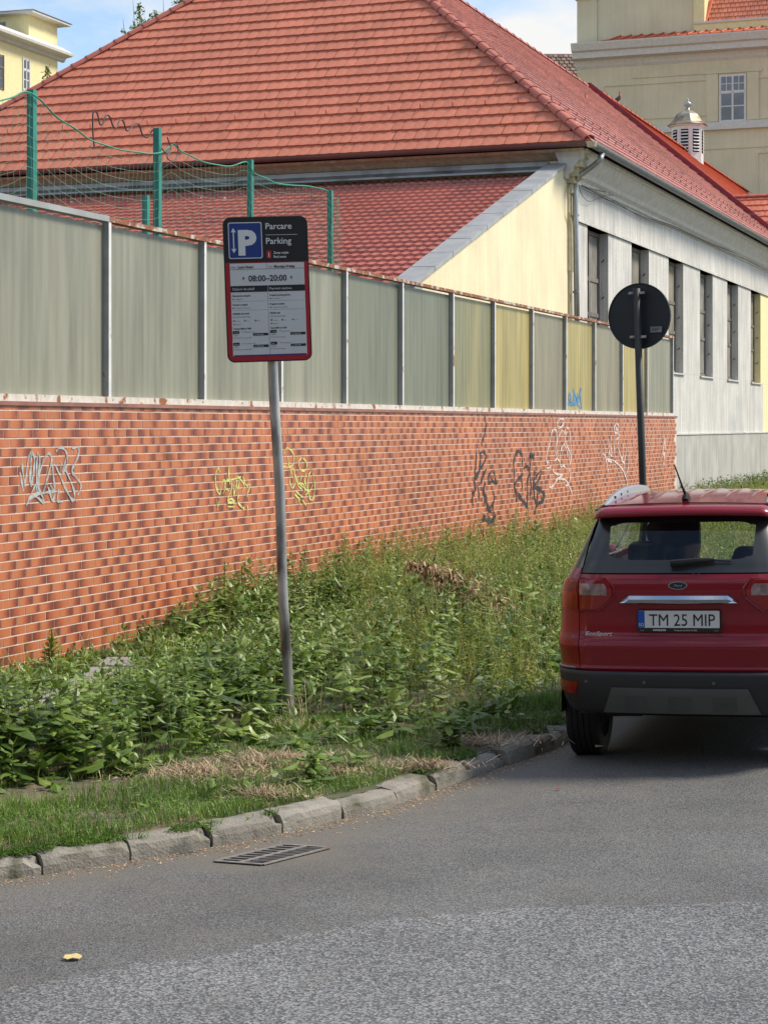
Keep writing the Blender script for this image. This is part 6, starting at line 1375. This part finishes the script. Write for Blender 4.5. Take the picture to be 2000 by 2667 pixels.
# shrubs at the far end, sunlight put into their leaf colour; hedge along the plinth
def shrub(name, label, cat, C, rad, n, lsz, m='treeleaf', lo=.0, rmean=.7, kind=None):
    C = np.array(C); d = rng.normal(0,1,(n,3)); d /= np.linalg.norm(d, axis=1, keepdims=True); r_ = rng.random(n)**.45; P = C+d*r_[:,None]*np.array(rad)*(1+.25*np.sin(d[:,:1]*7+d[:,1:2]*5))
    P = P[P[:,2] > lo]; n = len(P); lL = U_(.7,1.3,n)*lsz
    th = thing(name, label, cat, (C[0], C[1], 0)); vegobj('foliage', [(leaves(P, U_(0,6.28,n), rng.normal(.2,.5,n), lL, lL*.5, U_(0,.5,n)), np.clip(rng.normal(rmean,.18,n),0,1))], M[m], kind=None, parent=th)
    mb = MB(); 
    for k in range(5): mb.tube([(C[0]+rng.uniform(-.1,.1), C[1], -.02), (C[0]+rng.uniform(-.6,.6)*rad[0], C[1]+rng.uniform(-.5,.5)*rad[1], C[2]+rad[2]*.4)], [.012,.005], 5)
    mb.put('stems', M['stem'], th); return th
x0, y0, _ = WP(21.5, .9, 0); shrub('shrub', 'shrub coloured yellow green as if sunlit, against the wall just left of the red car', 'shrub', (x0,y0,.32), (.9,.9,.5), 4000, .08, m='leafl', rmean=.72)
x0, y0, _ = WP(25.5, 1.1, 0); shrub('shrub', 'green shrub by the far end of the brick wall behind the car', 'shrub', (x0,y0,.25), (1.4,1.4,.5), 4000, .09, m='leafl', rmean=.6)
for k in range(6):
    x0, y0, _ = WP(34+k*2.6, -.1, 0); 
    th = shrub('hedge_bush', ['low dark bush in the row along the grey plinth, nearest the wall end','second low bush of the row along the grey plinth','third low bush of the row along the grey plinth','fourth low bush of the row along the grey plinth','fifth low bush of the row along the grey plinth','farthest low bush of the row along the grey plinth'][k], 'bush', (x0,y0,.30), (1.35,.6,.50+.05*(k % 2)), 3000, .09, rmean=.35); th['group'] = 'bushes along the grey plinth'
n = 9000; s = U_(28,60,n); T = np.array([tk(a) for a in s]); t = rng.random(n)*(T+.3)-.6; P = np.stack([W0[0]+s*U[0]+t*NN[0], W0[1]+s*U[1]+t*NN[1], U_(.1,.45,n)], 1); lL = U_(.08,.2,n)
vegobj('far_weeds', [(leaves(P, U_(0,6.28,n), rng.normal(.5,.4,n), lL, lL*.35, U_(.1,.5,n)), np.clip(rng.normal(.6,.2,n),0,1))], M['leafl'], 'weeds on the verge beyond the red car, coloured bright green as if sunlit', 'weeds')  # leaf tones shifted brighter to imitate sun on the far verge
# sparse tree shoots showing above the roof
def shoots(name, label, Yd, tops, base, seed_):
    r2 = np.random.default_rng(seed_); xb = (base[0]-1000)/5000*Yd; th = thing(name, label, 'tree', (xb, Yd, 0)); mb = MB(); crotch = np.array([xb, Yd, 2.25+(1108-base[1])/5000*Yd]); mb.tube([(xb+.2,Yd,-.05),(xb+.1,Yd,crotch[2]*.5),tuple(crotch)], [.3,.22,.12], 8); mb.put('trunk', M['bark'], th)
    mb = MB(); C = []
    for (x, y, sp_, k) in tops:
        tp = np.array([(x-1000)/5000*Yd, Yd+r2.uniform(-1,1), 2.25+(1108-y)/5000*Yd]); mid = crotch+(tp-crotch)*.55+np.array([(tp-crotch)[0]*.25,0,0]); mb.tube([crotch, mid, tp], [.06,.025,.005], 6)
        f = r2.random(k)**.7; p_ = mid+(tp-mid)*f[:,None]; C.append(p_+r2.normal(0,1,(k,3))*sp_*np.array([1,1,.8])*(1.15-f[:,None]))
        for q in range(4): g = r2.uniform(.1,.95); a = mid+(tp-mid)*g; mb.tube([a, a+r2.normal(0,1,3)*sp_*1.1+np.array([0,0,.25])], [.014,.005], 4)
    mb.put('branches', M['bark'], th); C = np.concatenate(C); n = len(C); lL = r2.uniform(.09,.18,n)
    vegobj('crown', [(leaves(C, r2.random(n)*6.28, r2.normal(.2,.6,n), lL, lL*.6, r2.uniform(0,.6,n)), np.clip(r2.normal(.75,.2,n),0,1))], M['treeleaf'], kind=None, parent=th)
shoots('tree', 'sparse leafy tree tops showing behind the left slope of the red roof', 72, [(345,55,.34,200),(360,6,.24,170),(400,22,.34,230),(432,42,.28,140),(385,60,.4,220),(318,66,.2,60)], (400,300), 5)
shoots('tree', 'leafy tree top at the upper edge behind the red roof', 74, [(470,-10,.3,260),(500,0,.3,260),(455,0,.2,120)], (540,260), 6)
shoots('tree', 'small thin sapling in front of the yellow building at the left', 70, [(115,165,.13,90),(108,200,.16,110),(122,195,.14,90)], (125,330), 9)
